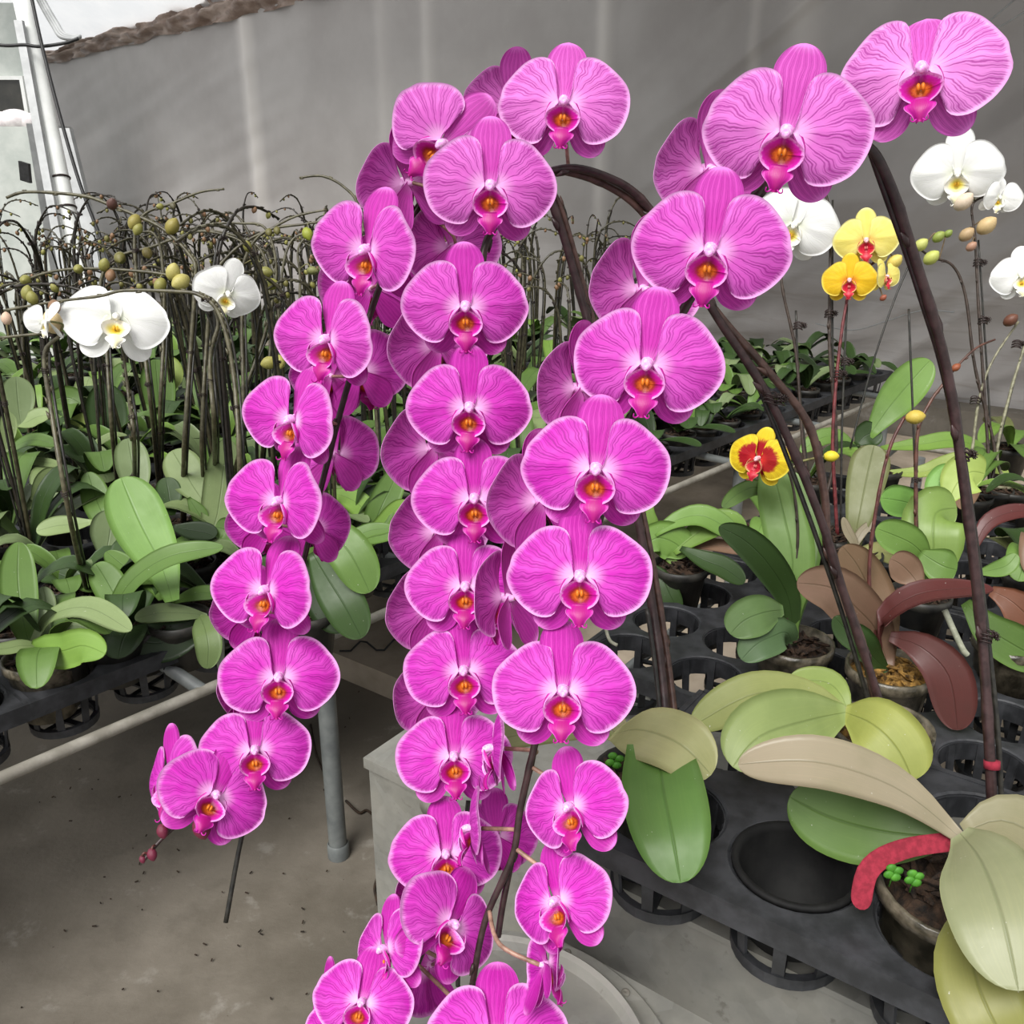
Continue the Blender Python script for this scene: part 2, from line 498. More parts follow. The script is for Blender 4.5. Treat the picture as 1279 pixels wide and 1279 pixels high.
# sheet's rolled upper edge, a crumpled brown band
m = MB()
rows = []
for i in range(0, 221):
    s = s0 + (1.0 - s0) * i / 220
    zt = min(max(sheet_top(s), 1.6), 4.6)
    wd = 0.10 + 0.12 * min(max((s + 9.5) / 3.0, 0), 1) + 0.05 * mnoise.noise(Vector((s * 2.2, 0, 1)))
    row = []
    for j in range(13):
        a = j / 12
        d = 0.03 + 0.06 * math.sin(a * math.pi) + 0.09 * mnoise.noise(Vector((s * 4, a * 4.2, 2))) + 0.05 * mnoise.noise(Vector((s * 11, a * 6, 4)))
        row.append(wallpt(s, zt - 0.03 + wd * a + 0.03 * mnoise.noise(Vector((s * 3.1, a, 7))), d))
    rows.append(row)
m.grid(rows)
struct(m.build('trim_1', 'brownfilm'), 'crumpled brown film rolled along the top of the sheet')

# translucent roof film, rising from the eave towards the camera
m = MB()
rows = []
for i in range(121):
    s = s0 + (1.5 - s0) * i / 120
    zt = min(max(sheet_top(s), 1.6), 4.6)
    row = []
    for j in range(13):
        q = j / 12
        row.append(wallpt(s, zt + 0.06 + 1.1 * q + 0.05 * mnoise.noise(Vector((s * 1.2, q * 3, 0))), 0.0 + 2.4 * q - 0.05))
    rows.append(row)
m.grid(rows)
struct(m.build('ceiling', 'film'), 'white translucent greenhouse roof film')

m = MB()  # overhead sheet out of view, added to darken the right part of the wall
rows = []
for i in range(61):
    s = -3.0 + 6.2 * i / 60
    rows.append([wallpt(s, 2.95 + 0.35 * q / 8 + 0.04 * mnoise.noise(Vector((s, q * 0.6, 3))), 0.02 + 3.3 * q / 8) for q in range(9)])
m.grid(rows)
struct(m.build('shade_sheet', 'cloth'), 'unseen grey sheet added overhead to shade the right of the wall')

# left end: pale wall with a dark window behind the white pipe
def at_y(px, py, Y):
    r = ray(px, py); return CAM + r * (Y / r.y)
YW = 8.7
xl = -9.0; xr_ = at_y(62, 200, YW).x
m = MB(); m.box((xl, YW, 0), (xr_ - xl, 0, 0), (0, 0.1, 0), (0, 0, 2.72))
struct(m.build('wall_left', 'panel', smooth=False), 'pale panel wall at the far left')
wa = at_y(-20, 100, YW - 0.02); wb = at_y(33, 141, YW - 0.02)
root = bpy.data.objects.new('window_1', None); C.objects.link(root); root.location = wb; struct(root, 'small dark window beside the white pipe')
m = MB(); m.box((wa.x, wb.y, wb.z), (wb.x - wa.x, 0, 0), (0, 0.015, 0), (0, 0, wa.z - wb.z)); m.build('pane', 'glass', root, False)
m = MB()
for z in (wb.z - 0.03, wa.z):
    m.box((wa.x, wb.y - 0.03, z), (wb.x - wa.x + 0.03, 0, 0), (0, 0.05, 0), (0, 0, 0.03))
m.box((wb.x, wb.y - 0.03, wb.z), (0.03, 0, 0), (0, 0.05, 0), (0, 0, wa.z - wb.z))
m.build('window_frame', 'white', root, False)

# white pipe, flat bar, grey post and cable at the left
def vpipe(name, label, cat, p0, p1, r, mat, n=16, group=None):
    a = Vector(p0); b = Vector(p1)
    mm = MB(); mm.tube([a + (b - a) * k / 6 for k in range(7)], r, n)
    return tag(sharp(mm.build(name, mat), 50), label, cat, group)

dP = 5.2
base = at(113, 400, dP); top = at(19, -40, dP)
pr = thing('support_pipe', 'thick white pipe leaning beside the grey sheet at far left', 'pipe', base)
mm = MB(); mm.tube([base + (top - base) * (k / 10 * 1.35 - 0.35) for k in range(11)], 0.049, 20); mm.build('pipe', 'white', pr)
for (x, y) in ((75, 223), (83, 260)):
    c = at(x, y, dP)
    mm = MB(); ax = (top - base).normalized(); e1 = ax.orthogonal().normalized(); e2 = ax.cross(e1)
    mm.tube([c + (e1 * math.cos(t * math.pi / 8) + e2 * math.sin(t * math.pi / 8)) * 0.052 for t in range(17)], 0.006, 6, False)
    mm.build('wire_tie', 'clip', pr)
a = at(17, 25, 5.1); b = at(84, 400, 5.1)
mm = MB(); dr = (b - a); mm.box(a, dr * 1.25, Vector((0.045, 0, 0)), Vector((0, 0.03, 0)))
tag(mm.build('flat_bar', 'greypaint', smooth=False), 'flat grey steel bar strapped along the left of the white pipe', 'bar')
a = at(71, 160, 5.6); b = at(113, 330, 5.6)
mm = MB(); dr = (b - a); mm.box(a, dr * 1.6, Vector((0.075, 0, 0)), Vector((0, 0.05, 0)))
tag(mm.build('steel_post', 'greypaint', smooth=False), 'short grey steel post just right of the white pipe', 'post')
mm = MB(); mm.tube([at(*p, 5.05) for p in cr([(36, -20), (52, 55), (75, 145), (100, 230), (126, 298), (140, 340)], 6)], 0.010, 8)
tag(mm.build('hanging_cable', 'cable'), 'thin black cable running down in front of the white pipe', 'cable')
mm = MB(); mm.tube([at(*p, 5.1) for p in cr([(-20, 55), (10, 57), (30, 56), (50, 58), (80, 54), (98, 48)], 6)], 0.009, 8)
tag(mm.build('tie_cable', 'cable'), 'black cable tied horizontally across the white pipe near roof', 'cable')
mm = MB()
for k in range(3):
    mm.tube([at(p[0] + k * 2.5, p[1] - k * 1.5, 5.3) for p in cr([(38, -20), (52, 8), (66, 32), (76, 46), (96, 49)], 6)], 0.012, 7)
tag(mm.build('wire_bundle', 'greypaint'), 'grey bundle of wires hanging from the white roof film', 'wire')
# grey-green metal cabinet with sacks on top
ca = at(-40, 163, 6.6); cb = at(34, 158, 6.6)
root = thing('metal_cabinet', 'pale green metal cabinet behind the bare orchid spikes at far left', 'cabinet', (ca.x, ca.y, 0.0))
mm = MB(); mm.box((ca.x - 0.3, ca.y, 0.0), (cb.x - ca.x + 0.3, 0, 0), (0, 0.5, 0), (0, 0, cb.z)); mm.build('body', 'panel', root, False)
mm = MB(); mm.box((cb.x, ca.y + 0.0, 0.0), (0.10, 0.1, 0), (0, 0.4, 0), (0, 0, cb.z + 0.02)); mm.build('side_panel', 'greypaint', root, False)
hp = at(31, 214, 6.58)
mm = MB(); mm.box(hp + Vector((-0.03, -0.03, -0.06)), (0.06, 0.01, -0.02), (0, 0.04, 0), (0.01, 0, 0.13)); mm.build('latch', 'cable', root, False)
for i, (x, y, r) in enumerate(((4, 152, 0.09), (20, 150, 0.10), (34, 151, 0.075))):
    c = at(x, y, 6.75)
    mm = MB(); mm.blob(c, r, 14, 10, (1.25, 1.0, 0.75))
    mm.v = [tuple(Vector(p) + Vector(p).normalized() * 0.014 * mnoise.noise(Vector(p) * 14)) for p in mm.v]
    tag(mm.build('sack', 'bag'), ['leftmost lumpy white sack on top of the pale cabinet', 'middle lumpy white sack on top of the pale cabinet', 'small lumpy white sack on the cabinet nearest the pipe'][i], 'sack', 'sacks on the cabinet')

def on_sheet(px, py, off):
    s_, z_ = wall_s(px, py); return wallpt(s_, z_, off)
for pts, lb in (([(1290, -8), (1245, 30), (1200, 64), (1150, 112)], 'upper taut string slanting across the creased sheet at top right'), ([(1290, 18), (1250, 42), (1212, 62)], 'lower taut string slanting across the creased sheet at top right'),
                ([(1030, 400), (1075, 408), (1120, 396), (1160, 384), (1200, 386)], 'sagging wire strung low along the sheet behind yellow flowers')):
    mm = MB(); mm.tube([on_sheet(x, y, 0.16) for x, y in cr(pts, 5)], 0.004, 6)
    tag(mm.build('wall_string', 'greypaint'), lb, 'string', 'strings along the sheet wall')

# low concrete kerb in front of the back sheet, and steps in the aisle
m = MB()
ks = [(-9.0, 3.0)]
for a, b in ks:
    m.box(wallpt(a, 0, 0.10), AV * (b - a), WN * 0.22, Vector((0, 0, 0.17)))
struct(m.build('trim_2', 'concrete', smooth=False), 'low concrete kerb along the foot of the sheet wall')
m = MB()
k0 = onz(405, 838, 0.0); 
m.box(k0 - AV * 0.5, AV * 3.2, BV * 3.4, Vector((0, 0, 0.075)))
struct(m.build('trim_3', 'paving', smooth=False), 'pale worn paving step across the aisle')

# ------------------------------------------------------------------ flowers: shared meshes
def loopgrid(mb, surf_pts, uvs, thick, nrm):
    """double sided sheet: front grid, back grid shifted by thick along nrm, plus rim"""
    n, mcount = len(surf_pts), len(surf_pts[0])
    a = mb.grid(surf_pts, uvs)
    back = [[Vector(p) + Vector(nrm) * thick for p in r] for r in surf_pts]
    b0 = len(mb.f)
    b = mb.grid(back, uvs)
    for k in range(b0, len(mb.f)):
        mb.f[k] = tuple(reversed(mb.f[k]))
    rim = [(i, 0) for i in range(n)] + [(n - 1, j) for j in range(1, mcount)] + [(i, mcount - 1) for i in range(n - 2, -1, -1)] + [(0, j) for j in range(mcount - 2, 0, -1)]
    for k in range(len(rim)):
        i, j = rim[k]; i2, j2 = rim[(k + 1) % len(rim)]
        mb.f.append((a[i2][j2], a[i][j], b[i][j], b[i2][j2]))

PET = [(.064, .10), (.068, .19), (.072, .252), (.098, .315), (.15, .345), (.218, .346), (.29, .318), (.36, .265), (.433, .192), (.48, .126), (.504, .045),
       (.505, -.036), (.48, -.117), (.433, -.19), (.37, -.243), (.30, -.279), (.227, -.29), (.173, -.272), (.140, -.216), (.122, -.15), (.10, -.08)]
def petal_mesh(name, mat, side, var):
    rr = random.Random(100 + var)
    out = cr(PET, 4)
    # resample by arc length
    L = [0]
    for i in range(1, len(out)):
        L.append(L[-1] + math.dist(out[i], out[i - 1]))
    NSEG, NR = 48, 13
    prof = []
    j = 0
    for k in range(NSEG + 1):
        t = L[-1] * k / NSEG
        while j < len(L) - 2 and L[j + 1] < t: j += 1
        f = (t - L[j]) / (L[j + 1] - L[j])
        prof.append((out[j][0] + (out[j + 1][0] - out[j][0]) * f, out[j][1] + (out[j + 1][1] - out[j][1]) * f))
    base = (0.040, 0.0)
    ph = rr.uniform(0, 6)
    cup = rr.uniform(0.8, 1.25)
    g = []; uvs = []
    for i in range(NR + 1):
        r = i / NR
        row = []; uu = []
        for k, (x, z) in enumerate(prof):
            wob = 1 + 0.012 * math.sin(k * 0.5 + ph) * r + (0.03 * math.exp(-((k - 12 - 6 * (var % 3)) / 1.6) ** 2) * -1 * r if var == 2 else 0)
            px = base[0] + (x - base[0]) * r * wob; pz = base[1] + (z - base[1]) * r * wob
            y = -0.028 * math.sin(min(r * 1.4, 1) * math.pi / 2) + cup * (0.20 * (px / 0.5) ** 2 * r * 0.42 + 0.055 * (pz / 0.3) ** 2 * r)
            y += 0.010 * math.sin(k * 0.42 + ph) * r ** 3 - 0.012 * math.exp(-((pz - 0.02) / 0.05) ** 2) * math.sin(math.pi * r)
            row.append((px * side, y, pz)); uu.append((k / NSEG, r))
        g.append(row if side > 0 else row); uvs.append(uu)
    mb = MB(); loopgrid(mb, g, uvs, 0.004, (0, 1, 0))
    if side < 0: mb.f = [tuple(reversed(f)) for f in mb.f]
    return mb.mesh(name, mat)

def sepal_mesh(name, mat, ang, length, width, y0, back, var):
    NL, NW = 22, 10
    g = []; uvs = []
    ca, sa = math.cos(ang), math.sin(ang)
    for i in range(NL + 1):
        t = 1 - (1 - i / NL) ** 1.9
        wv = width * (0.20 + 0.80 * math.sin(min(t * 1.3, 1) * math.pi / 2) ** 1.3) * max(1 - max(0, (t - 0.58) / 0.42) ** 2.3, 0) ** 0.5
        wv = max(wv, 0.004)
        row = []; uu = []
        for j in range(NW + 1):
            q = (j / NW - 0.5) * 2
            l = length * t
            xx = q * wv / 2
            y = y0 + back * t * t + 0.022 * q * q * math.sin(math.pi * t * 0.9) * (1 if back >= 0 else -1)
            # local: l along direction (ca,sa) in xz, xx perpendicular
            row.append((l * ca - xx * sa, y, l * sa + xx * ca))
            edge = max(abs(q) ** 3 * 0.9, t)
            uu.append((j / NW, 0.12 + 0.88 * edge if edge > 0.5 else 0.12 + 0.88 * max(t, 0.0)))
        g.append(row); uvs.append(uu)
    mb = MB(); loopgrid(mb, [list(reversed(r)) for r in g], [list(reversed(r)) for r in uvs], 0.005, (0, 1, 0))
    return mb.mesh(name, mat)

def lip_mesh(name, mat):
    mb = MB()
    NR, NA = 7, 24
    g = []; uvs = []
    for i in range(NR + 1):
        r = 0.03 + 0.97 * i / NR
        row = []; uu = []
        for k in range(NA + 1):
            a = 2 * math.pi * k / NA
            cx, sz = math.cos(a), math.sin(a)
            wide = 0.135 * (1 - 0.45 * max(0, sz) ** 2)
            x = wide * r * cx
            z = -0.128 + 0.108 * r * sz
            y = -0.015 - 0.105 * r * r * (0.45 + 0.55 * abs(cx)) + (0.05 * max(0, sz) * r)
            row.append((x, y, z)); uu.append((k / NA, 0.10 + 0.9 * r))
        g.append(row); uvs.append(uu)
    loopgrid(mb, g, uvs, 0.006, (0, 1, 0))
    # upright side lobes
    for s in (-1, 1):
        g = []; uvs = []
        for i in range(8):
            t = i / 7
            row = []; uu = []
            for j in range(6):
                q = j / 5
                wd = 0.045 * math.sin(math.pi * (0.12 + 0.80 * t))
                x = s * (0.100 + 0.03 * math.sin(math.pi * t) + 0.012 * q)
                y = -0.045 - 0.05 * t - wd * (q) 
                z = -0.19 + 0.165 * t + 0.012 * q
                row.append((x - s * 0.04 * q * t, y, z)); uu.append((t, 0.70 + 0.28 * q))
            g.append(row if s > 0 else list(reversed(row))); uvs.append(uu if s > 0 else list(reversed(uu)))
        loopgrid(mb, g, uvs, 0.005, (s, 0.2, 0))
    # mid lobe
    g = []; uvs = []
    for i in range(11):
        t = i / 10
        wd = (0.115 + 0.080 * math.sin(math.pi * min(t * 1.5, 1) * 0.9)) * (1 - 0.72 * max(0, (t - 0.3) / 0.7) ** 1.5)
        row = []; uu = []
        for j in range(9):
            q = (j / 8 - 0.5) * 2
            row.append((q * wd / 2, -0.075 - 0.055 * math.sin(t * 2.2) + 0.035 * q * q + 0.012 * t, -0.190 - 0.160 * t))
            uu.append((j / 8, 0.66 + 0.24 * abs(q) ** 2))
        g.append(row); uvs.append(uu)
    loopgrid(mb, [list(reversed(r)) for r in g], [list(reversed(r)) for r in uvs], 0.006, (0, 1, 0))
    # curled tips
    for s in (-1, 1):
        p = cr([(s * 0.018, -0.105, -0.335), (s * 0.035, -0.115, -0.35), (s * 0.05, -0.13, -0.345), (s * 0.048, -0.138, -0.325)], 4)
        v0 = len(mb.v); mb.tube(p, [0.006 - 0.003 * k / len(p) for k in range(len(p))], 6)
        for k in range(v0, len(mb.v)): mb.uv[k] = (0.5, 0.85)
    # callus
    for s in (-1, 1):
        v0 = len(mb.v); mb.blob((s * 0.014, -0.045, -0.118), 0.017, 8, 6, (0.8, 1.1, 1.5))
        for k in range(v0, len(mb.v)): mb.uv[k] = (0.5 + 0.3 * s, 0.12)
    return mb.mesh(name, mat)

def column_mesh(name, mat):
    mb = MB()
    p = cr([(0, 0.02, 0.0), (0, -0.03, 0.008), (0, -0.07, 0.0), (0, -0.098, -0.018)], 5)
    mb.tube(p, [0.030 + 0.008 * math.sin(math.pi * k / (len(p) - 1)) - (0.014 if k == len(p) - 1 else 0) for k in range(len(p))], 12)
    mb.blob((0, -0.096, -0.02), 0.024, 10, 7)
    # receptacle behind the sepals
    mb.tube([(0, 0.01, 0), (0, 0.05, 0.0), (0, 0.09, 0.0)], [0.05, 0.03, 0.020], 10)
    return mb.mesh(name, mat)

PAL = {}
def palette(key, petal, sepal, lip, col):
    PAL[key] = dict(
        petal_r=[petal_mesh('petal', petal, 1, v) for v in range(3)], petal_l=[petal_mesh('petal', petal, -1, v) for v in range(3)],
        dorsal=[sepal_mesh('dorsal_sepal', sepal, math.pi / 2, 0.505, 0.325, 0.022, b, 0) for b in (0.05, 0.10)],
        lat_r=[sepal_mesh('lateral_sepal', sepal, math.radians(-50), 0.455, 0.28, 0.045, b, 0) for b in (0.06, 0.12)],
        lat_l=[sepal_mesh('lateral_sepal', sepal, math.radians(-130), 0.455, 0.28, 0.045, b, 0) for b in (0.06, 0.12)],
        lip=[lip_mesh('lip', lip)], col=[column_mesh('flower', col)])
palette('m', 'petal_m', 'sepal_m', 'lip_m', 'column_m')
palette('w', 'petal_w', 'petal_w', 'lip_w', 'column_w')
palette('y', 'petal_y', 'petal_y', 'lip_y', 'column_y')
palette('g', 'petal_g', 'petal_g', 'lip_y', 'column_y')
palette('r', 'petal_r', 'petal_r', 'lip_y', 'column_y')

def flower(parent, key, px, py, w, d, yaw=0, pitch=0, roll=0, pale=0.0, closed=0.0):
    """flower centre at pixel, w = pixel width face on, yaw>0 turns it to the viewer's left, roll>0 leans clockwise"""
    p = at(px, py, d)
    f = (CAM - p).normalized()
    up = (CUP - f * CUP.dot(f)).normalized()
    xr = up.cross(f)
    B = Matrix((xr, -f, up)).transposed()          # local x right, -y towards the viewer, z up
    R = Matrix.Rotation(math.radians(-yaw), 3, 'Z') @ Matrix.Rotation(math.radians(pitch), 3, 'X') @ Matrix.Rotation(math.radians(roll), 3, 'Y')
    sc = w * d / F
    mat = (B @ R).to_4x4()
    mat = Matrix.Translation(p - parent.location) @ mat @ Matrix.Scale(sc, 4)
    P = PAL[key]
    k = rnd.randrange(6)
    fl = bpy.data.objects.new('flower', P['col'][0])
    C.objects.link(fl); fl.parent = parent; fl.matrix_local = mat
    def sub(name, me, rot=None):
        o = bpy.data.objects.new(name, me); C.objects.link(o); o.parent = fl
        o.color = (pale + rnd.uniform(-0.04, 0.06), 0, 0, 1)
        if rot: o.rotation_euler = rot
        return o
    c = closed
    j = lambda s: rnd.uniform(-s, s)
    sub('petal', P['petal_r'][k % 3], (j(.05), j(.04), j(.07) - c))
    sub('petal', P['petal_l'][(k + 1) % 3], (j(.05), j(.04), j(.07) + c))
    sub('dorsal_sepal', P['dorsal'][k % 2], (j(.06) - c * 0.6 + 0.02 - (0.38 if pitch <= -16 else 0.2 if pitch <= -10 else 0), j(.03), 0))
    sub('lateral_sepal', P['lat_r'][k % 2], (j(.05) + c * 0.4, j(.04), -c * 0.5))
    sub('lateral_sepal', P['lat_l'][(k + 1) % 2], (j(.05) + c * 0.4, j(.04), c * 0.5))
    sub('lip', P['lip'][0], (j(.06), j(.04), 0))
    back = p + (B @ R) @ Vector((0, 0.085, 0)) * sc
    return back, (B @ R) @ Vector((0, 1, 0))

# ------------------------------------------------------------------ plant parts
def bud_mesh(name):
    mb = MB()
    prof = [(0.02, -0.55), (0.22, -0.48), (0.40, -0.25), (0.46, 0.0), (0.40, 0.25), (0.26, 0.44), (0.10, 0.56), (0.01, 0.60)]
    rings = []
    for r, z in prof:
        rings.append([(r * math.cos(a) * (1 - 0.06 * abs(math.cos(1.5 * a)) ** 8), r * math.sin(a) * (1 - 0.06 * abs(math.cos(1.5 * a)) ** 8), z) for a in (2 * math.pi * k / 14 for k in range(14))])
    ids = mb.grid(rings, None, True)
    mb.f.append(tuple(reversed(ids[0]))); mb.f.append(tuple(ids[-1]))
    return mb.mesh(name, 'bud')
BUD = bud_mesh('bud')

def bud(parent, p, size, direction, color):
    o = bpy.data.objects.new('bud', BUD)
    C.objects.link(o); o.parent = parent
    q = Vector(direction).to_track_quat('Z', 'Y')
    o.matrix_local = Matrix.Translation(Vector(p) - parent.location) @ q.to_matrix().to_4x4() @ Matrix.Diagonal((size, size, size * 1.05, 1))
    o.color = rgb(color)
    return o

DARK = (62, 43, 42); OLIVE = (92, 88, 66); BROWN = (96, 52, 46); GREENST = (150, 150, 112)

def spike(parent, pts3, r0, r1, color, name='flower_spike', nodes=0.0, n=8, sub=6, node_from=0.0):
    sm = [Vector(p) for p in cr([tuple(p) for p in pts3], sub)]
    L = len(sm)
    rad = [r0 + (r1 - r0) * k / (L - 1) for k in range(L)]
    if nodes > 0:      # slight swellings where the bracts sit
        acc = 0; nxt = nodes
        for k in range(1, L):
            acc += (sm[k] - sm[k - 1]).length
            if acc > nxt:
                rad[k] *= 1.15; nxt += nodes
    mb = MB(); mb.tube(sm, rad, n)
    if nodes > 0:      # bracts
        acc = 0; nxt = nodes * 0.8
        for k in range(1, L):
            acc += (sm[k] - sm[k - 1]).length
            if acc > nxt and k / L >= node_from:
                nxt += nodes
                t = (sm[min(k + 1, L - 1)] - sm[k - 1]).normalized()
                sd = t.orthogonal().normalized()
                if int(acc / nodes) % 2: sd = -sd
                c = sm[k] + sd * rad[k] * 1.2
                mb.tube([c - t * rad[k] * 1.6, c, c + t * rad[k] * 1.8 + sd * rad[k] * 0.8], [rad[k] * 0.5, rad[k] * 0.8, rad[k] * 0.15], 6)
    mb.build(name, 'stem', parent, color=rgb(color))
    return sm

def stake(parent, pts3, r=0.0022, name='support_stake'):
    mb = MB(); mb.tube([Vector(p) for p in cr([tuple(p) for p in pts3], 5)], r, 7)
    return mb.build(name, 'stake', parent)

def clip_mesh():
    mb = MB()
    for k in range(3):
        z = (k - 1) * 0.26
        mb.tube([(0.42 * math.cos(a), 0.42 * math.sin(a), z + 0.10 * math.sin(a * 2)) for a in (2 * math.pi * q / 14 for q in range(15))], 0.06, 5, False)
    for s in (-0.16, 0.16):       # ribbed button heads
        c = Vector((0.72, s, 0.0))
        for q in range(9):
            a = 2 * math.pi * q / 9
            mb.tube([c + Vector((0.05 * 0, 0.06 * math.cos(a), 0.06 * math.sin(a))), c + Vector((0.02, 0.30 * math.cos(a), 0.30 * math.sin(a)))], 0.05, 5)
        mb.blob(c, 0.11, 8, 5)
    mb.tube([(0.38, 0, 0), (0.72, 0, 0)], 0.08, 6)
    return mb.mesh('clip', 'clip')
CLIP = clip_mesh()
def clip(parent, p, size, ang=0.0):
    o = bpy.data.objects.new('clip', CLIP); C.objects.link(o); o.parent = parent
    o.matrix_local = Matrix.Translation(Vector(p) - parent.location) @ Matrix.Rotation(ang, 4, 'Z') @ Matrix.Scale(size, 4)
    return o

def leaf_into(mb, spine, width, hint, fold=0.18, thick=0.0022, wavy=0.0, tipw=0.60, basew=0.24, twist=0.0, nl=18, nw=8):
    sm = [Vector(p) for p in cr([tuple(p) for p in spine], 8)]
    # resample
    L = [0.0]
    for i in range(1, len(sm)): L.append(L[-1] + (sm[i] - sm[i - 1]).length)
    pts = []
    j = 0
    for k in range(nl + 1):
        t = L[-1] * (1 - (1 - k / nl) ** 1.7)
        while j < len(L) - 2 and L[j + 1] < t: j += 1
        f = (t - L[j]) / max(L[j + 1] - L[j], 1e-9)
        pts.append(sm[j].lerp(sm[j + 1], f))
    top = []; bot = []; uvs = []
    hint = Vector(hint)
    for k, p in enumerate(pts):
        t = 1 - (1 - k / nl) ** 1.7
        tg = (pts[min(k + 1, nl)] - pts[max(k - 1, 0)]).normalized()
        sd = tg.cross(hint)
        if sd.length < 1e-4: sd = tg.orthogonal()
        sd.normalize()
        if twist: sd = Matrix.Rotation(twist * t, 3, tg) @ sd
        nm = sd.cross(tg).normalized()
        w = basew + (1 - basew) * math.sin(min(t / tipw, 1) * math.pi / 2) ** 1.2
        if t > tipw: w *= max(1 - ((t - tipw) / (1 - tipw)) ** 2.4, 0.0) ** 0.5
        w = max(w, 0.012) * width / 2
        rt = []; rb = []; uu = []
        for q in range(nw + 1):
            x = (q / nw - 0.5) * 2
            off = fold * abs(x) ** 1.3 * w * (1 - 0.5 * t) + wavy * w * math.sin(t * 7 + (2 if x > 0 else 0)) * x * x
            c = p + sd * (x * w) + nm * off
            rt.append(c + nm * thick * 0.5 * (1 - 0.6 * abs(x))); rb.append(c - nm * thick * 0.5 * (1 - 0.6 * abs(x)))
            uu.append((q / nw, t))
        top.append(rt); bot.append(rb); uvs.append(uu)
    a = mb.grid(top, uvs)
    b0 = len(mb.f)
    b = mb.grid(bot, uvs)
    for k in range(b0): pass
    for k in range(b0, len(mb.f)): mb.f[k] = tuple(reversed(mb.f[k]))
    n = nl + 1; mm_ = nw + 1
    rim = [(i, 0) for i in range(n)] + [(n - 1, j) for j in range(1, mm_)] + [(i, mm_ - 1) for i in range(n - 2, -1, -1)] + [(0, j) for j in range(mm_ - 2, 0, -1)]
    for k in range(len(rim)):
        i, j = rim[k]; i2, j2 = rim[(k + 1) % len(rim)]
        mb.f.append((a[i2][j2], a[i][j], b[i][j], b[i2][j2]))

LC = dict(bright=(116, 148, 66), mid=(88, 116, 54), dark=(52, 74, 35), pale=(130, 147, 98), grey=(112, 128, 88), olive=(150, 150, 96), tan=(140, 130, 108),
          lime=(146, 164, 84), maroon=(88, 44, 42), bronze=(122, 96, 78), brgreen=(104, 108, 68), deep=(38, 54, 28), vivid=(106, 138, 66))

ROOT = {}
def leaf(parent, pts, wpx, col, hint='c', **kw):
    P = [at(*p) for p in pts]
    dm = pts[len(pts) // 2][2]
    h = {'c': (CAM - P[len(P) // 2]).normalized(), 'u': Vector((0, 0, 1)), 'cu': ((CAM - P[len(P) // 2]).normalized() + Vector((0, 0, 1))).normalized()}[hint] if isinstance(hint, str) else Vector(hint)
    rt = ROOT.get(parent.name) if parent.name not in ('potted_orchid', 'potted_orchid.001', 'potted_orchid.002') else None
    if rt is not None and 0.012 < (P[0] - rt).length < 0.11 and (P[0] - rt).angle(P[1] - P[0]) < 0.85: P = [rt + (P[0] - rt).normalized() * 0.006] + P
    mb = MB(); leaf_into(mb, P, wpx * dm / F, h, **kw)
    c = LC[col] if isinstance(col, str) else tuple(x * 0.93 for x in col)
    v = rnd.uniform(0.94, 1.06)
    return mb.build('leaf', 'leaf', parent, color=rgb(tuple(min(255, x * v) for x in c)))

def pot_mesh(r, h, mat, n=24):
    mb = MB()
    mb.lathe([(r * 0.72, -h), (r * 0.94, -0.02), (r * 1.04, -0.015), (r * 1.04, 0.0), (r * 0.97, 0.0), (r * 0.93, -0.02), (r * 0.90, -0.03)], n, cap0=True)
    return mb.mesh('pot', mat)
def mix_mesh(r, mat):
    mb = MB()
    rings = []
    rr = random.Random(5)
    for i in range(7):
        q = max(i / 6, 0.03)
        rings.append([(r * q * math.cos(2 * math.pi * k / 22), r * q * math.sin(2 * math.pi * k / 22), -0.016 + (0.012 * rr.random() if i < 6 else 0)) for k in range(22)])
    mb.grid(list(reversed(rings)), None, True)
    mb.f.append(tuple(range(len(mb.v) - 22, len(mb.v))))
    for k in range(26):     # loose chips
        a = rr.uniform(0, 6.28); q = rr.uniform(0, 0.8) * r
        c = Vector((q * math.cos(a), q * math.sin(a), -0.006 + 0.008 * rr.random()))
        dv = Vector((rr.uniform(-1, 1), rr.uniform(-1, 1), rr.uniform(-0.3, 0.4))).normalized() * 0.012
        mb.tube([c - dv, c, c + dv], [0.002, 0.0035, 0.001], 5)
    return mb.mesh('potting_mix', mat, smooth=False)
POT = {'black': pot_mesh(0.056, 0.095, 'blackpot'), 'clear': pot_mesh(0.058, 0.11, 'clearpot')}
MIX = {'bark': mix_mesh(0.054, 'bark'), 'moss': mix_mesh(0.055, 'moss')}

def put_pot(parent, rim, kind='black', mix='bark', s=1.0, tilt=(0, 0)):
    ROOT[parent.name] = Vector(rim) + Vector((0, 0, -0.012))
    for nm, me in (('pot', POT[kind]), ('potting_mix', MIX[mix])):
        o = bpy.data.objects.new(nm, me); C.objects.link(o); o.parent = parent
        o.location = Vector(rim) - parent.location; o.scale = (s, s, s); o.rotation_euler = (tilt[0], tilt[1], rnd.uniform(0, 6))

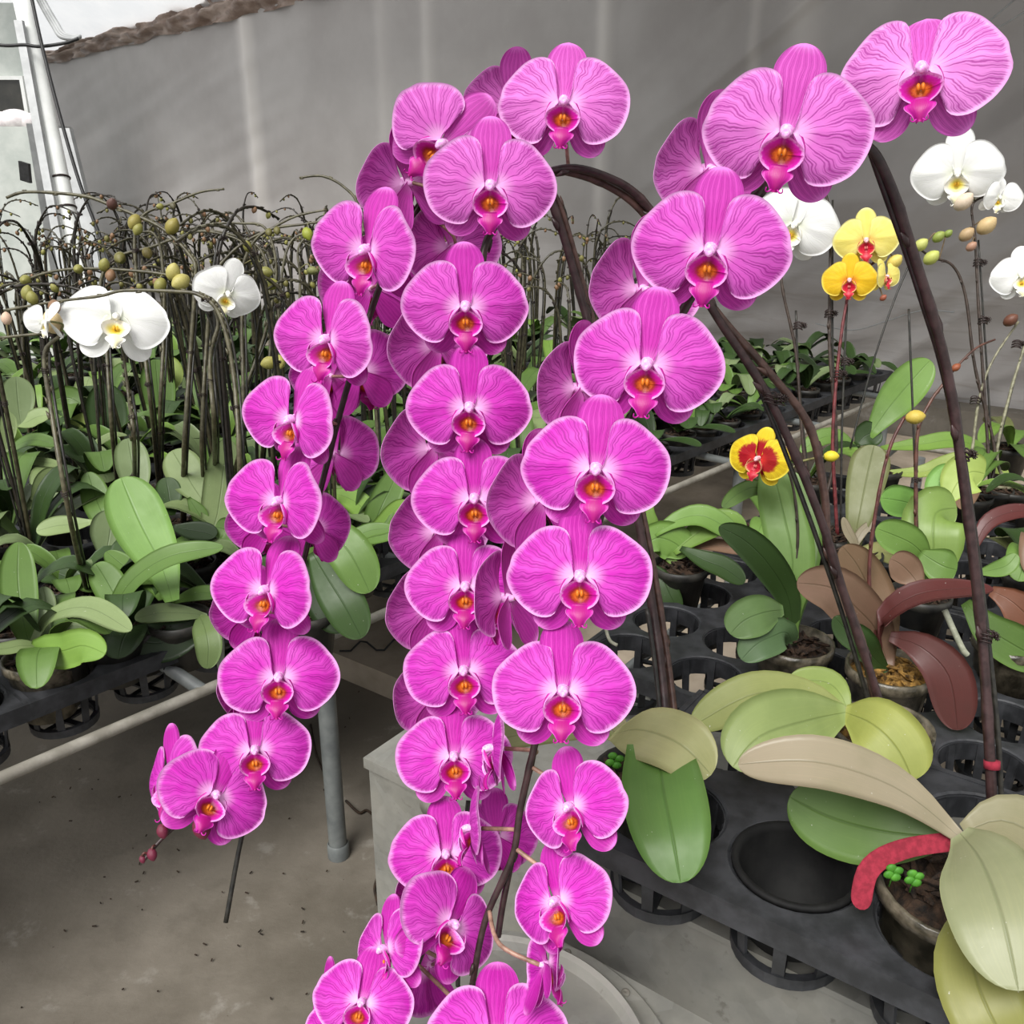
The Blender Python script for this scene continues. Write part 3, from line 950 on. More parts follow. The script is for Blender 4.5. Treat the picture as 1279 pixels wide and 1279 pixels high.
# ------------------------------------------------------------------ trays
ZT = 0.54      # bench tray level
ZN = 0.67      # near raised tray
HOLE = 0.064
def cell_deck(mb, o, ex, ey, r, th, n=28):
    """square cell with a round hole; o is the centre on the top"""
    ring = []
    sq = []
    for k in range(n):
        a = 2 * math.pi * (k + 0.5) / n
        c, s = math.cos(a), math.sin(a)
        ring.append((c * r, s * r))
        mxx = max(abs(c), abs(s))
        sq.append((c / mxx, s / mxx))
    hx, hy = ex.length / 2, ey.length / 2
    ux, uy = ex.normalized(), ey.normalized()
    # snap the nearest sample to each corner so that the cell is a full square
    for sx in (-1, 1):
        for sy in (-1, 1):
            b = min(range(n), key=lambda k: (sq[k][0] - sx) ** 2 + (sq[k][1] - sy) ** 2)
            sq[b] = (sx, sy)
    Z = Vector((0, 0, 1))
    def P(x, y, z): return o + ux * x + uy * y + Z * z
    ids = []
    for k in range(n):
        ids.append([mb.vert(P(ring[k][0], ring[k][1], -th)), mb.vert(P(ring[k][0], ring[k][1], -0.002)), mb.vert(P(ring[k][0] * 1.04, ring[k][1] * 1.04, 0)), mb.vert(P(sq[k][0] * hx, sq[k][1] * hy, 0)), mb.vert(P(sq[k][0] * hx, sq[k][1] * hy, -th))])
    for k in range(n):
        a = ids[k]; b = ids[(k + 1) % n]
        for q in range(4):
            mb.f.append((a[q], a[q + 1], b[q + 1], b[q]))
        mb.f.append((a[4], a[0], b[0], b[4]))

def cup_mesh(r, h):
    mb = MB()
    for k in range(8):
        a = 2 * math.pi * k / 8; a2 = 0.11
        rt, rb = r * 1.0, r * 0.84
        p = []
        for (rr_, z) in ((rt, 0.0), (rb, -h)):
            for da in (-a2, a2):
                for dr in (0, -0.004):
                    p.append(((rr_ + dr) * math.cos(a + da), (rr_ + dr) * math.sin(a + da), z))
        i = [mb.vert(q) for q in p]
        for q in ((0, 2, 6, 4), (3, 1, 5, 7), (2, 3, 7, 6), (1, 0, 4, 5)):
            mb.f.append(tuple(i[x] for x in q))
    for z, rr_ in ((-h, r * 0.84), (-h * 0.93, r * 0.85)):
        mb.lathe([(rr_ - 0.007, z - 0.003), (rr_ + 0.002, z - 0.003), (rr_ + 0.002, z + 0.004), (rr_ - 0.007, z + 0.004), (rr_ - 0.007, z - 0.003)], 28)
    mb.lathe([(r - 0.002, -0.03), (r + 0.002, -0.03), (r + 0.003, 0.0), (r - 0.002, 0.0), (r - 0.002, -0.03)], 28)
    for a in (0.0, math.pi / 2):
        c, s = math.cos(a), math.sin(a)
        mb.box((-c * r * 0.82 + s * 0.006, -s * r * 0.82 - c * 0.006, -h - 0.003), (c * r * 1.64, s * r * 1.64, 0), (-s * 0.012, c * 0.012, 0), (0, 0, 0.004))
    return mb.mesh('cup', 'blackplastic', smooth=False)
CUPM = cup_mesh(HOLE, 0.095)
CUPN = cup_mesh(0.068, 0.105)

def tray(label, origin, na, nb, pa, pb, z, hole=HOLE, cup=CUPM, group=None, va=AV, vb=BV):
    """origin = centre of the first hole"""
    o0 = Vector((origin[0], origin[1], z))
    t = thing('plant_tray', label, 'tray', o0, group)
    mb = MB()
    for i in range(na):
        for j in range(nb):
            cell_deck(mb, o0 + va * (i * pa) + vb * (j * pb), va * pa, vb * pb, hole, 0.012)
    # skirt
    c0 = o0 - va * pa / 2 - vb * pb / 2
    la, lb = va * (pa * na), vb * (pb * nb)
    dz = Vector((0, 0, -0.030)); up = Vector((0, 0, 0.001))
    for (a, e, nrm) in ((c0, la, -vb), (c0 + lb, la, vb), (c0, lb, -va), (c0 + la, lb, va)):
        mb.box(a + up - nrm * 0.002, e, nrm * 0.008, dz)
    mb.build('deck', 'blackplastic', t, False)
    for i in range(na):
        for j in range(nb):
            o = bpy.data.objects.new('cup', cup); C.objects.link(o); o.parent = t
            o.location = va * (i * pa) + vb * (j * pb) + Vector((0, 0, -0.004))
            o.rotation_euler = (0, 0, A_ANG + 0.2)
    return t

# ------------------------------------------------------------------ galvanised housing in the aisle
gz = 0.42
g0 = onz(460, 947, gz)
root = thing('galvanised_box', 'grey galvanised steel box standing behind the magenta flower cascade', 'metal box', (g0.x, g0.y, 0.0))
mm = MB()
mm.box(Vector((g0.x, g0.y, 0)), AV * 0.62, BV * 0.46, Vector((0, 0, gz)))
o = mm.build('body', 'galv', root, False)
mm = MB()
mm.box(g0 - AV * 0.006 - BV * 0.006 - Vector((0, 0, 0.018)), AV * 0.632, BV * 0.472, Vector((0, 0, 0.02)))
mm.build('lid', 'galv', root, False)
hp = onz(522, 998, gz) ; hp = Vector((g0.x, g0.y, 0)) + AV * ((hp - g0).dot(AV)) - BV * 0.008 + Vector((0, 0, gz - 0.035))
mm = MB(); mm.tube([hp, hp + BV * 0.012], 0.014, 14); mm.build('bolt', 'cable', root)
mm = MB(); mm.tube([hp - BV * 0.001, hp + BV * 0.010], 0.019, 16); mm.build('washer', 'galvrail', root)

# round cover with raised disc and a screwed flange
dz0 = 0.42
cpx = Vector((-0.03, 0.722, 0))
root = thing('duct_cover', 'round galvanised duct cover with screwed flange below the magenta flowers', 'duct cover', (cpx.x, cpx.y, 0.0))
mm = MB()
mm.grid([[Vector((cpx.x + r_ * math.cos(a), cpx.y + r_ * math.sin(a), z_)) for a in (math.radians(-95 + 165 * k / 60) for k in range(61))] for r_, z_ in ((0.20, 0.0), (0.288, 0.0), (0.290, dz0 - 0.012), (0.292, dz0 - 0.003), (0.290, dz0), (0.20, dz0 + 0.002), (0.20, 0.0))])
sharp(mm.build('base_plate', 'galv', root), 25)
mm = MB(); mm.lathe([(0.212, 0.0), (0.214, dz0 - 0.02), (0.217, dz0 + 0.010), (0.214, dz0 + 0.013), (0.170, dz0 + 0.013)], 96, cpx)
sharp(mm.build('flange', 'galv', root), 25)
mm = MB(); mm.lathe([(0.186, dz0 + 0.010), (0.184, dz0 + 0.036), (0.180, dz0 + 0.040), (0.174, dz0 + 0.036), (0.168, dz0 + 0.026), (0.10, dz0 + 0.028), (0.004, dz0 + 0.030)], 96, cpx, cap1=True)
sharp(mm.build('disc', 'galv', root), 25)
for k in range(14):
    a = 2 * math.pi * k / 14 + 0.16
    c = Vector((cpx.x + 0.202 * math.cos(a), cpx.y + 0.202 * math.sin(a), dz0 + 0.013))
    mm = MB(); mm.lathe([(0.0055, 0.0), (0.0052, 0.0025), (0.002, 0.0035), (0.0018, 0.0025), (0.0005, 0.0025)], 12, c)
    mm.build('screw', 'galvrail', root)
# flat plate beside the cover and the raised plinth that carries the near tray
pz = ZN - 0.105 - 0.012
root = thing('steel_plinth', 'grey galvanised plinth and side plate under the near black tray', 'plinth', (0.5, 0.9, 0.0))
fA = onz(821, 1129, pz); fA = Vector((fA.x, fA.y, 0))
mm = MB(); mm.box(fA - AV * 0.14, AV * 1.1, BV * 0.42, Vector((0, 0, pz)))
mm.build('body', 'galvdull', root, False)
mm = MB(); mm.box(fA - AV * 0.15 - BV * 0.006 + Vector((0, 0, pz - 0.004)), AV * 1.12, BV * 0.03, Vector((0, 0, 0.008)))
mm.build('edge_strip', 'galvdull', root, False)
mm = MB(); mm.box(fA - AV * 0.10 - BV * 0.42, AV * 1.06, BV * 0.418, Vector((0, 0, dz0 - 0.012)))
mm.build('side_plate', 'galvdull', root, False)

# ------------------------------------------------------------------ benches
def bench(name, label, p0, p1, width_v, z, legs):
    """rail frame from p0 to p1 with cross bars towards width_v"""
    b = thing(name, label, 'bench', (p0.x, p0.y, 0.0))
    mb = MB(); mb.tube([p0 + (p1 - p0) * k / 8 for k in range(9)], 0.010, 14); mb.build('rail', 'galvrail', b)
    q0, q1 = p0 + width_v, p1 + width_v
    mb = MB(); mb.tube([q0 + (q1 - q0) * k / 8 for k in range(9)], 0.010, 14); mb.build('rail', 'galvrail', b)
    n = max(2, int((p1 - p0).length / 0.6))
    for k in range(n + 1):
        c = p0 + (p1 - p0) * (k / n)
        mb = MB(); mb.tube([c, c + width_v], 0.012, 10); mb.build('cross_bar', 'darkpipe', b)
    for p in legs:
        mb = MB(); mb.tube([Vector((p.x, p.y, 0.0)), Vector((p.x, p.y, z - 0.01))], 0.019, 16)
        mb.lathe([(0.023, 0.0), (0.023, 0.03), (0.020, 0.034)], 16, (p.x, p.y, 0), cap0=True)
        sharp(mb.build('leg', 'darkpipe', b), 50)
    return b

ZB = ZT - 0.03
RA = onz(10, 968, ZB); RB = onz(268, 857, ZB)
RD = (RB - RA).normalized(); RNV = Vector((-RD.y, RD.x, 0))       # into the left bench
corner = onz(402, 800, ZB)
railB = RA + RD * ((onz(1026, 514, ZB) - RA).dot(RD))
bench('plant_bench', 'long low plant bench with pale rail left of the aisle', RA - RD * 0.9, railB + RD * 0.4, RNV * 3.1, ZB,
      [corner, corner + RNV * 1.6, RA + RD * 2.2, RA + RD * 3.4])

# trays on the left bench in rows
PT = 0.150
def bench_pt(s, q, z=ZT):
    return RA + RD * s + RNV * q + Vector((0, 0, z - ZB))
pos_s = ('at the near left end', 'second along', 'third along', 'fourth along', 'at the far end')
pos_q = ('front rail', 'second row', 'third row', 'back row')
for i_, s_ in enumerate((-0.75, 0.15, 1.05, 1.95, 2.85)):
    for j_ in range(4):
        b0 = bench_pt(s_, 0.17 + 0.77 * j_)
        mid = bench_pt(s_ + 0.37, 0.4 + 0.77 * j_)
        if depth(mid) < 0.2 or depth(mid) > 4.4: continue
        x, y = proj(mid)
        if x < -1200 or x > 1150: continue
        tray('black plant tray of the left bench, %s in the %s' % (pos_s[i_], pos_q[j_]), (b0.x, b0.y), 6, 5, PT, PT, ZT + 0.02, group='black trays on the left bench', va=RD, vb=RNV)

# right bench, seen end on: trays with empty cups
t0 = onz(786, 812, ZT)
rb0 = t0 - BV * 0.085 - AV * 0.10
bench('plant_bench', 'plant bench right of the aisle holding the empty tray cells', Vector((rb0.x, rb0.y, ZT - 0.16)), Vector((rb0.x, rb0.y, ZT - 0.16)) + AV * 1.6, BV * 2.4, ZT - 0.16,
      [rb0 + AV * 0.1 + BV * 0.1, rb0 + AV * 1.5 + BV * 0.1, rb0 + AV * 0.1 + BV * 2.3, rb0 + AV * 1.5 + BV * 2.3])
tray('black tray with empty round cells beside the reddish stems', (t0.x, t0.y), 5, 4, 0.148, 0.148, ZT, group='black trays on the right bench')
t1 = Vector((t0.x, t0.y, 0)) + BV * (0.148 * 4 + 0.02)
tray('black tray behind the empty cells under the green leaves', (t1.x, t1.y), 5, 5, 0.148, 0.148, ZT, group='black trays on the right bench')
t2 = Vector((t0.x, t0.y, 0)) + AV * (0.148 * 5 + 0.02)
tray('black tray at the right edge holding the maroon leaved orchids', (t2.x, t2.y), 5, 6, 0.148, 0.148, ZT, group='black trays on the right bench')

# near raised tray
nh = onz(994, 1079, ZN)
np1 = onz(1170, 1130, ZN)
PN = 0.152
na0 = Vector((nh.x, nh.y, 0)) - AV * PN
NEAR = tray('near black tray with one empty round hole at lower right', (na0.x, na0.y), 5, 2, PN, 0.175, ZN, 0.068, CUPN)

def empty_pot_mesh():
    mb = MB(); mb.lathe([(0.046, -0.088), (0.060, -0.006), (0.0665, -0.004), (0.0665, 0.0015), (0.0600, 0.0015), (0.0575, -0.006), (0.044, -0.084), (0.002, -0.084)], 32, cap0=True, cap1=True)
    return mb.mesh('empty_pot', 'deepblack')
o = bpy.data.objects.new('empty_pot', empty_pot_mesh()); C.objects.link(o)
o.location = Vector((nh.x, nh.y, ZN + 0.001))
tag(o, 'empty black pot sunk in the near tray hole at lower right', 'pot')

# ------------------------------------------------------------------ the three big magenta orchids
def pedicel(parent, back, bdir, path, color=(176, 138, 120), r=0.0021):
    b = Vector(back)
    # join to the spike a little further back along the path
    j = min(range(len(path)), key=lambda k: (path[k] - (b + Vector((0, 0, 0.012)))).length)
    e = path[j]
    L = (e - b).length
    mid = b + Vector(bdir) * min(L * 0.45, 0.02) + (e - b) * 0.35
    mb = MB(); mb.tube([Vector(p) for p in cr([tuple(b), tuple(mid), tuple(e)], 6)], r, 7)
    mb.build('pedicel', 'stem', parent, color=rgb(color))

def rim_loc(px, py, z):
    return onz(px, py, z)

# --- right plant (spike R)
p1 = at(1186, 1098, 0.915)
R_ = thing('potted_orchid', 'magenta orchid with the biggest right hand cascade, potted at lower right with red tag', 'orchid', (p1.x, p1.y, ZN - 0.08))
put_pot(R_, p1, 'clear', 'bark', 1.16, (-0.10, -0.14))
path = spike(R_, [at(*p) for p in [(1240, 1035, 0.99), (1236, 940, 0.99), (1226, 790, 0.99), (1206, 620, 0.97), (1182, 460, 0.94), (1140, 315, 0.90), (1108, 222, 0.87), (1078, 180, 0.855), (1020, 178, 0.85), (950, 235, 0.85), (905, 310, 0.85), (855, 385, 0.85), (805, 480, 0.85), (770, 580, 0.85), (735, 690, 0.85), (698, 775, 0.85), (682, 860, 0.85), (668, 930, 0.85), (650, 1010, 0.85), (640, 1070, 0.85), (606, 1150, 0.85), (590, 1230, 0.85), (610, 1214, 0.84)]][:-1], 0.0056, 0.0030, DARK, nodes=0.11, n=10)
stake(R_, [at(*p) for p in [(1252, 1030, 1.0), (1245, 900, 1.0), (1222, 700, 0.99), (1202, 560, 0.975), (1195, 503, 0.97)]], 0.003)
spike(R_, [at(*p) for p in [(1088, 190, 0.862), (1100, 225, 0.875), (1132, 315, 0.905), (1150, 370, 0.92), (1172, 440, 0.945), (1186, 500, 0.96)]], 0.0034, 0.0034, (52, 38, 38), 'support_stake')
spike(R_, [at(*p) for p in [(640, 1070, 0.855), (628, 1130, 0.855), (622, 1170, 0.855)]], 0.003, 0.003, DARK, 'support_stake')
for (x, y, d) in ((1203, 568, 0.965), (1231, 795, 0.985)):
    clip(R_, at(x, y, d), 0.016, 0.2)
mm = MB(); mm.tube([at(1239, 950, 0.99), at(1239, 960, 0.99)], 0.0085, 12); mm.build('pink_tie', 'ribbon', R_)
DR = 0.78
for (x, y, w, yaw, pit, roll, pale) in [
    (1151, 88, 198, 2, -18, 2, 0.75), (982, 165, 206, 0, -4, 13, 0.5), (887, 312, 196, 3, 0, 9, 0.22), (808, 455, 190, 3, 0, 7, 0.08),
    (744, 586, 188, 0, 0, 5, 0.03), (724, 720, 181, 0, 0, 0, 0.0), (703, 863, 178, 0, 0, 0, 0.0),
    (713, 1008, 150, 30, 0, -10, 0.0), (696, 1126, 150, 34, 0, -12, 0.0)]:
    b, bd = flower(R_, 'm', x, y, w, DR, yaw, pit, roll, pale)
    pedicel(R_, b, bd, path)
b, bd = flower(R_, 'm', 684, 1205, 130, 0.80, -110, 0, 20); pedicel(R_, b, bd, path)
for (x, y, w, yaw, roll, pale) in [(884, 212, 178, 145, 0, 0.5), (800, 362, 178, 142, 0, 0.35), (722, 485, 165, 132, 4, 0.25), (674, 626, 178, 142, 6, 0.15), (630, 747, 165, 120, 0, 0.15),
                                   (618, 935, 140, 88, -8, 0.0), (590, 1035, 130, 92, -12, 0.05)]:
    b, bd = flower(R_, 'm', x, y, w, 0.89, yaw, 0, roll, pale); pedicel(R_, b, bd, path)
# leaves of the right plant
leaf(R_, [(1198, 1046, 0.90), (1120, 985, 0.90), (1020, 952, 0.90), (922, 955, 0.92)], 74, 'tan', 'cu', fold=0.12)
leaf(R_, [(1192, 1046, 0.92), (1110, 1040, 0.94), (1040, 1022, 0.95), (986, 995, 0.96)], 92, 'mid', 'c', fold=0.05)
leaf(R_, [(1200, 1042, 0.88), (1225, 1075, 0.82), (1250, 1140, 0.765), (1272, 1238, 0.735)], 128, (150, 154, 116), 'c', fold=0.10)
leaf(R_, [(1205, 1040, 0.92), (1250, 1025, 0.91), (1300, 1050, 0.9), (1360, 1120, 0.88)], 95, (148, 142, 110), 'cu')
leaf(R_, [(1222, 1120, 0.86), (1214, 1195, 0.805), (1238, 1270, 0.77), (1285, 1340, 0.76)], 100, (146, 146, 78), 'c', fold=0.1)
leaf(R_, [(1200, 1050, 0.90), (1130, 1060, 0.90), (1086, 1085, 0.89), (1074, 1136, 0.885)], 25, (150, 40, 60), 'c', fold=0.0, tipw=0.9, basew=0.9).name = 'felt_tag'
for o in list(R_.children):
    if o.name.startswith('felt_tag'): o.data.materials[0] = M['ribbon']; o['label'] = 'red felt plant tag'
for (x, y) in ((1116, 1090), (1142, 1097)):
    c = at(x, y, 0.885)
    mm = MB()
    for k in range(4):
        a = k * math.pi / 2 + 0.4
        cc = c + (CRT * math.cos(a) + CUP * math.sin(a)) * 0.0048
        mm.blob(cc, 0.0056, 8, 5, (1, 0.5, 0.8))
    mm.tube([c, c - Vector((0, -0.004, 0.02))], 0.0008, 5)
    mm.build('clover', 'clover', R_)

# --- middle plant (spike M)
pm = at(1108, 905, 1.12)
M_ = thing('potted_orchid', 'magenta orchid with the middle cascade, in a mossy clear pot behind tan leaf', 'orchid', (pm.x, pm.y, ZN - 0.08))
rimM = Vector((pm.x, pm.y + 0.01, ZN + 0.045))
put_pot(M_, rimM, 'clear', 'moss', 1.0, (-0.03, 0.04))
path = spike(M_, [at(*p) for p in [(1112, 925, 1.13), (1090, 850, 1.13), (1055, 745, 1.12), (1022, 640, 1.10), (962, 500, 1.08), (895, 395, 1.06), (845, 310, 1.04), (800, 248, 1.02), (760, 222, 1.01), (710, 210, 1.00), (660, 228, 1.00), (628, 268, 1.00), (604, 315, 1.00), (594, 420, 1.00), (594, 520, 1.00), (590, 640, 1.00), (584, 750, 1.00), (580, 850, 1.00), (570, 950, 0.99), (562, 1060, 0.97), (548, 1140, 0.95), (525, 1195, 0.93), (505, 1250, 0.92), (490, 1300, 0.91)]], 0.0055, 0.0030, DARK, nodes=0.12, n=10)
path2 = spike(M_, [at(*p) for p in [(1106, 925, 1.14), (1075, 800, 1.13), (1036, 690, 1.12), (1030, 620, 1.11), (1012, 535, 1.10), (965, 470, 1.085), (905, 402, 1.07), (850, 330, 1.05), (800, 262, 1.03), (755, 230, 1.02), (706, 214, 1.01), (690, 216, 1.01)]], 0.0055, 0.0042, (84, 62, 54), nodes=0.13, n=10)
stake(M_, [at(*p) for p in [(1100, 930, 1.145), (1050, 760, 1.135), (990, 590, 1.10), (940, 465, 1.09), (935, 452, 1.09)]], 0.003)
stake(M_, [at(*p) for p in [(585, 1000, 1.0), (574, 1120, 0.985), (572, 1232, 0.975)]], 0.0026)
for (x, y, d, a) in ((962, 497, 1.075, 0.0), (972, 500, 1.08, 0.9)):
    clip(M_, at(x, y, d), 0.017, a)
DM = 0.95
for (x, y, w, yaw, pit, roll, pale, dd) in [
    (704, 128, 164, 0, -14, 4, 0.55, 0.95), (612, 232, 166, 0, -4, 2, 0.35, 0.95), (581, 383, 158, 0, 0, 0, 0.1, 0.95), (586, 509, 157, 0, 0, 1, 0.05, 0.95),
    (592, 623, 154, 0, 0, -2, 0, 0.95), (581, 733, 150, 2, 0, 0, 0, 0.95), (579, 838, 150, 2, 0, -2, 0, 0.95), (567, 945, 146, 0, 0, -2, 0, 0.94), (557, 1067, 142, 0, 0, -2, 0, 0.92),
    (563, 1155, 152, -34, 0, 30, 0, 0.86), (482, 1185, 125, 52, 0, -4, 0, 0.86), (452, 1252, 128, 8, 0, 14, 0, 0.83), (620, 1300, 182, 0, 0, 0, 0, 0.80)]:
    b, bd = flower(M_, 'm', x, y, w, dd, yaw, pit, roll, pale)
    pedicel(M_, b, bd, path)
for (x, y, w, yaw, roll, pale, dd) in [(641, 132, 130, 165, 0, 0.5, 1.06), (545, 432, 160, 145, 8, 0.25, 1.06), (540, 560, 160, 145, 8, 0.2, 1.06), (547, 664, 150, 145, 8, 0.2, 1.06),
                                   (541, 760, 152, 145, 8, 0.2, 1.06), (543, 870, 138, 145, 8, 0.15, 1.06), (522, 1118, 118, 120, 0, 0, 0.97), (620, 1045, 115, 200, 0, 0, 1.03), (535, 1205, 120, 150, 60, 0, 0.97), (405, 1262, 120, 70, 0, 0, 0.90), (432, 1290, 120, 20, 10, 0, 0.86)]:
    b, bd = flower(M_, 'm', x, y, w, dd, yaw, 0, roll, pale); pedicel(M_, b, bd, path)
leaf(M_, [(1056, 890, 1.12), (1010, 868, 1.11), (940, 868, 1.10), (864, 908, 1.10)], 60, (160, 168, 100), 'cu', fold=0.2)
leaf(M_, [(1056, 890, 1.10), (1010, 900, 1.06), (950, 920, 1.03), (915, 958, 1.02)], 96, (142, 158, 96), 'c', fold=0.10)
leaf(M_, [(1056, 890, 1.10), (1090, 905, 1.05), (1120, 935, 1.03), (1140, 975, 1.02)], 84, (152, 158, 82), 'c', fold=0.12)
leaf(M_, [(1058, 888, 1.14), (1050, 868, 1.15), (1030, 852, 1.17), (985, 850, 1.19)], 40, (150, 170, 90), 'cu')

# --- left plant (spike L)
pl_ = onz(806, 975, ZN + 0.02)
L_ = thing('potted_orchid', 'magenta orchid with the slender left cascade, pot hidden by broad drooping leaf', 'orchid', (pl_.x, pl_.y, ZN - 0.08))
put_pot(L_, Vector((pl_.x, pl_.y, ZN + 0.03)), 'black', 'bark', 1.05)
path = spike(L_, [at(*p) for p in [(834, 925, 1.09), (826, 840, 1.11), (812, 740, 1.13), (795, 640, 1.14), (765, 520, 1.15), (724, 365, 1.15), (694, 265, 1.14), (665, 205, 1.13), (612, 182, 1.13), (560, 215, 1.13), (528, 250, 1.13), (494, 312, 1.13), (470, 370, 1.13), (432, 490, 1.13), (402, 605, 1.13), (382, 690, 1.13), (362, 780, 1.13), (342, 870, 1.12), (316, 950, 1.11), (286, 1000, 1.10), (243, 1015, 1.09), (205, 1045, 1.08), (180, 1074, 1.07)]], 0.0062, 0.0022, DARK, nodes=0.11, n=10)
spike(L_, [at(*p) for p in [(846, 925, 1.10), (836, 840, 1.12), (818, 720, 1.14), (800, 630, 1.15), (778, 540, 1.16), (736, 385, 1.16), (702, 265, 1.15), (680, 225, 1.14)]], 0.0045, 0.004, (84, 60, 52), nodes=0.14)
stake(L_, [at(*p) for p in [(828, 925, 1.09), (818, 830, 1.105), (808, 760, 1.115)]], 0.003)
stake(L_, [at(*p) for p in [(330, 940, 1.12), (303, 1040, 1.12), (282, 1152, 1.11)]], 0.0030)
for (x, y, w, yaw, pit, roll, pale, dd) in [
    (553, 180, 158, 14, 0, 48, 0.4, 1.04), (460, 312, 160, 36, 0, 4, 0.15, 1.05), (410, 424, 150, 36, 0, 4, 0.1, 1.05), (367, 524, 144, 44, 0, 8, 0.05, 1.05),
    (351, 626, 148, 38, 0, 6, 0, 1.05), (334, 737, 150, 36, 0, 6, 0, 1.05), (348, 846, 147, 4, 0, 0, 0, 1.05), (318, 937, 138, 0, 0, 0, 0, 1.04), (268, 993, 140, -14, 0, 26, 0, 1.01), (212, 974, 138, 64, 0, -10, 0, 1.05)]:
    b, bd = flower(L_, 'm', x, y, w, dd, yaw, pit, roll, pale, 0.30 if 30 < yaw < 50 else 0.0)
    pedicel(L_, b, bd, path)
for (x, y, w, yaw, roll, pale, dd) in [(508, 228, 150, 145, 12, 0.35, 1.10), (563, 308, 140, 150, 6, 0.2, 1.17), (462, 360, 130, 170, 0, 0.1, 1.18), (452, 465, 135, 205, 12, 0.1, 1.18), (412, 470, 110, 160, 0, 0.1, 1.18),
                                   (420, 568, 130, 215, 10, 0.1, 1.18), (392, 660, 120, 215, 10, 0.1, 1.18), (335, 655, 105, 165, 0, 0, 1.17), (318, 765, 118, 155, 0, 0, 1.16), (312, 860, 118, 140, 0, 0, 1.15), (290, 925, 110, 110, 0, 0, 1.13)]:
    b, bd = flower(L_, 'm', x, y, w, dd, yaw, 0, roll, pale); pedicel(L_, b, bd, path)
WINE = (112, 36, 62)
for (x, y, r) in ((252, 1033, 24), (203, 1038, 16), (190, 1067, 14), (178, 1073, 9)):
    p = at(x, y, 1.07 if x < 230 else 1.0); bud(L_, p, r * 1.07 / F, (0.2, -0.3, -0.6), WINE)
    pedicel(L_, p + Vector((0, 0, 0.004)), (0, 0, 1), path, (110, 60, 56), 0.0014)
leaf(L_, [(766, 918, 1.10), (800, 912, 1.04), (850, 930, 0.99), (888, 968, 0.98)], 92, (158, 158, 110), 'cu', fold=0.05, wavy=0.08)
leaf(L_, [(822, 930, 1.02), (828, 985, 0.95), (840, 1045, 0.905), (850, 1103, 0.885)], 108, (86, 120, 56), 'c', fold=0.08, basew=0.8, tipw=0.5)
leaf(L_, [(775, 922, 1.12), (720, 912, 1.10), (650, 918, 1.08), (590, 935, 1.06)], 38, (152, 158, 104), 'cu', fold=0.2)
leaf(L_, [(775, 920, 1.14), (770, 905, 1.16), (745, 893, 1.18), (715, 892, 1.20)], 40, (164, 160, 118), 'cu', fold=0.2)
mm = MB(); c = at(768, 950, 1.07)
for k in range(4):
    a = k * math.pi / 2 + 0.4
    mm.blob(c + (CRT * math.cos(a) + CUP * math.sin(a)) * 0.006, 0.006, 8, 5, (1, 0.5, 0.8))
mm.tube([c, c - Vector((0, -0.004, 0.02))], 0.0008, 5); mm.build('clover', 'clover', L_)
mm = MB(); mm.tube([at(*p) for p in cr([(757, 768, 1.16), (757, 785, 1.16), (762, 800, 1.155), (771, 806, 1.15)], 5)], 0.0022, 7); mm.build('aerial_root', 'root', L_)

# ------------------------------------------------------------------ plants of the left bench: hand placed leaves
def Z4(x, y): return (x * 0.3362, 420 + y * 0.3362)
def potted(label, px, py, z=ZT + 0.06, group=None, kind='black', mix='bark', s=1.0, name='potted_orchid'):
    p = onz(px, py, z)
    t = thing(name, label, 'orchid', (p.x, p.y, z - 0.10), group)
    put_pot(t, p, kind, mix, s)
    return t, p, depth(p)
def z4leaf(t, d, pts, w, col, hint='c', dd=(0, 0, 0, 0), **kw):
    P = []
    for k, (x, y) in enumerate(pts):
        X, Y = Z4(x, y); P.append((X, Y, d + dd[k]))
    return leaf(t, P, w * 0.3362, col, hint, **kw)

G1 = 'potted orchids along the front of the left bench'
t, p, d = potted('leafy orchid with arching leaf at the left edge, pot above the bench rail', 50, 818, group=G1, kind='clear')
z4leaf(t, d, [(110, 1140), (80, 1020), (66, 890), (70, 765)], 128, 'mid', 'c', (0, 0.02, 0.05, 0.08), fold=0.1)
z4leaf(t, d, [(120, 1140), (190, 1040), (330, 1010), (486, 1095)], 105, 'pale', 'cu', (0, -0.02, -0.06, -0.10), fold=0.15)
z4leaf(t, d, [(150, 1165), (230, 1170), (310, 1150), (392, 1180)], 140, 'bright', 'c', (-0.05, -0.08, -0.10, -0.12), fold=0.05)
z4leaf(t, d, [(170, 1160), (90, 1150), (30, 1160), (-40, 1170)], 60, 'pale', 'cu', (-0.03, -0.06, -0.08, -0.1))
z4leaf(t, d, [(120, 1120), (150, 1060), (170, 1000), (160, 930)], 70, 'grey', 'c', (0.05, 0.06, 0.07, 0.08))
z4leaf(t, d, [(180, 1100), (240, 1080), (300, 1080), (350, 1110)], 70, 'grey', 'cu', (0.06, 0.06, 0.06, 0.06))

t, p, d = potted('orchid with one broad upright light green leaf in front of the white flowers', 140, 788, group=G1)
z4leaf(t, d, [(640, 985), (600, 850), (520, 690), (450, 525)], 205, (128, 168, 84), 'c', (0, 0.04, 0.08, 0.10), fold=0.12, tipw=0.7)
z4leaf(t, d, [(430, 1010), (500, 900), (640, 815), (830, 785)], 100, 'mid', 'cu', (-0.02, -0.03, -0.04, -0.04), fold=0.2)
z4leaf(t, d, [(440, 1000), (410, 930), (380, 880), (355, 845)], 120, 'mid', 'c', (0.02, 0.03, 0.04, 0.05), fold=0.15)
z4leaf(t, d, [(600, 980), (560, 920), (470, 860), (395, 800)], 90, 'mid', 'cu', (0.06, 0.08, 0.10, 0.12))

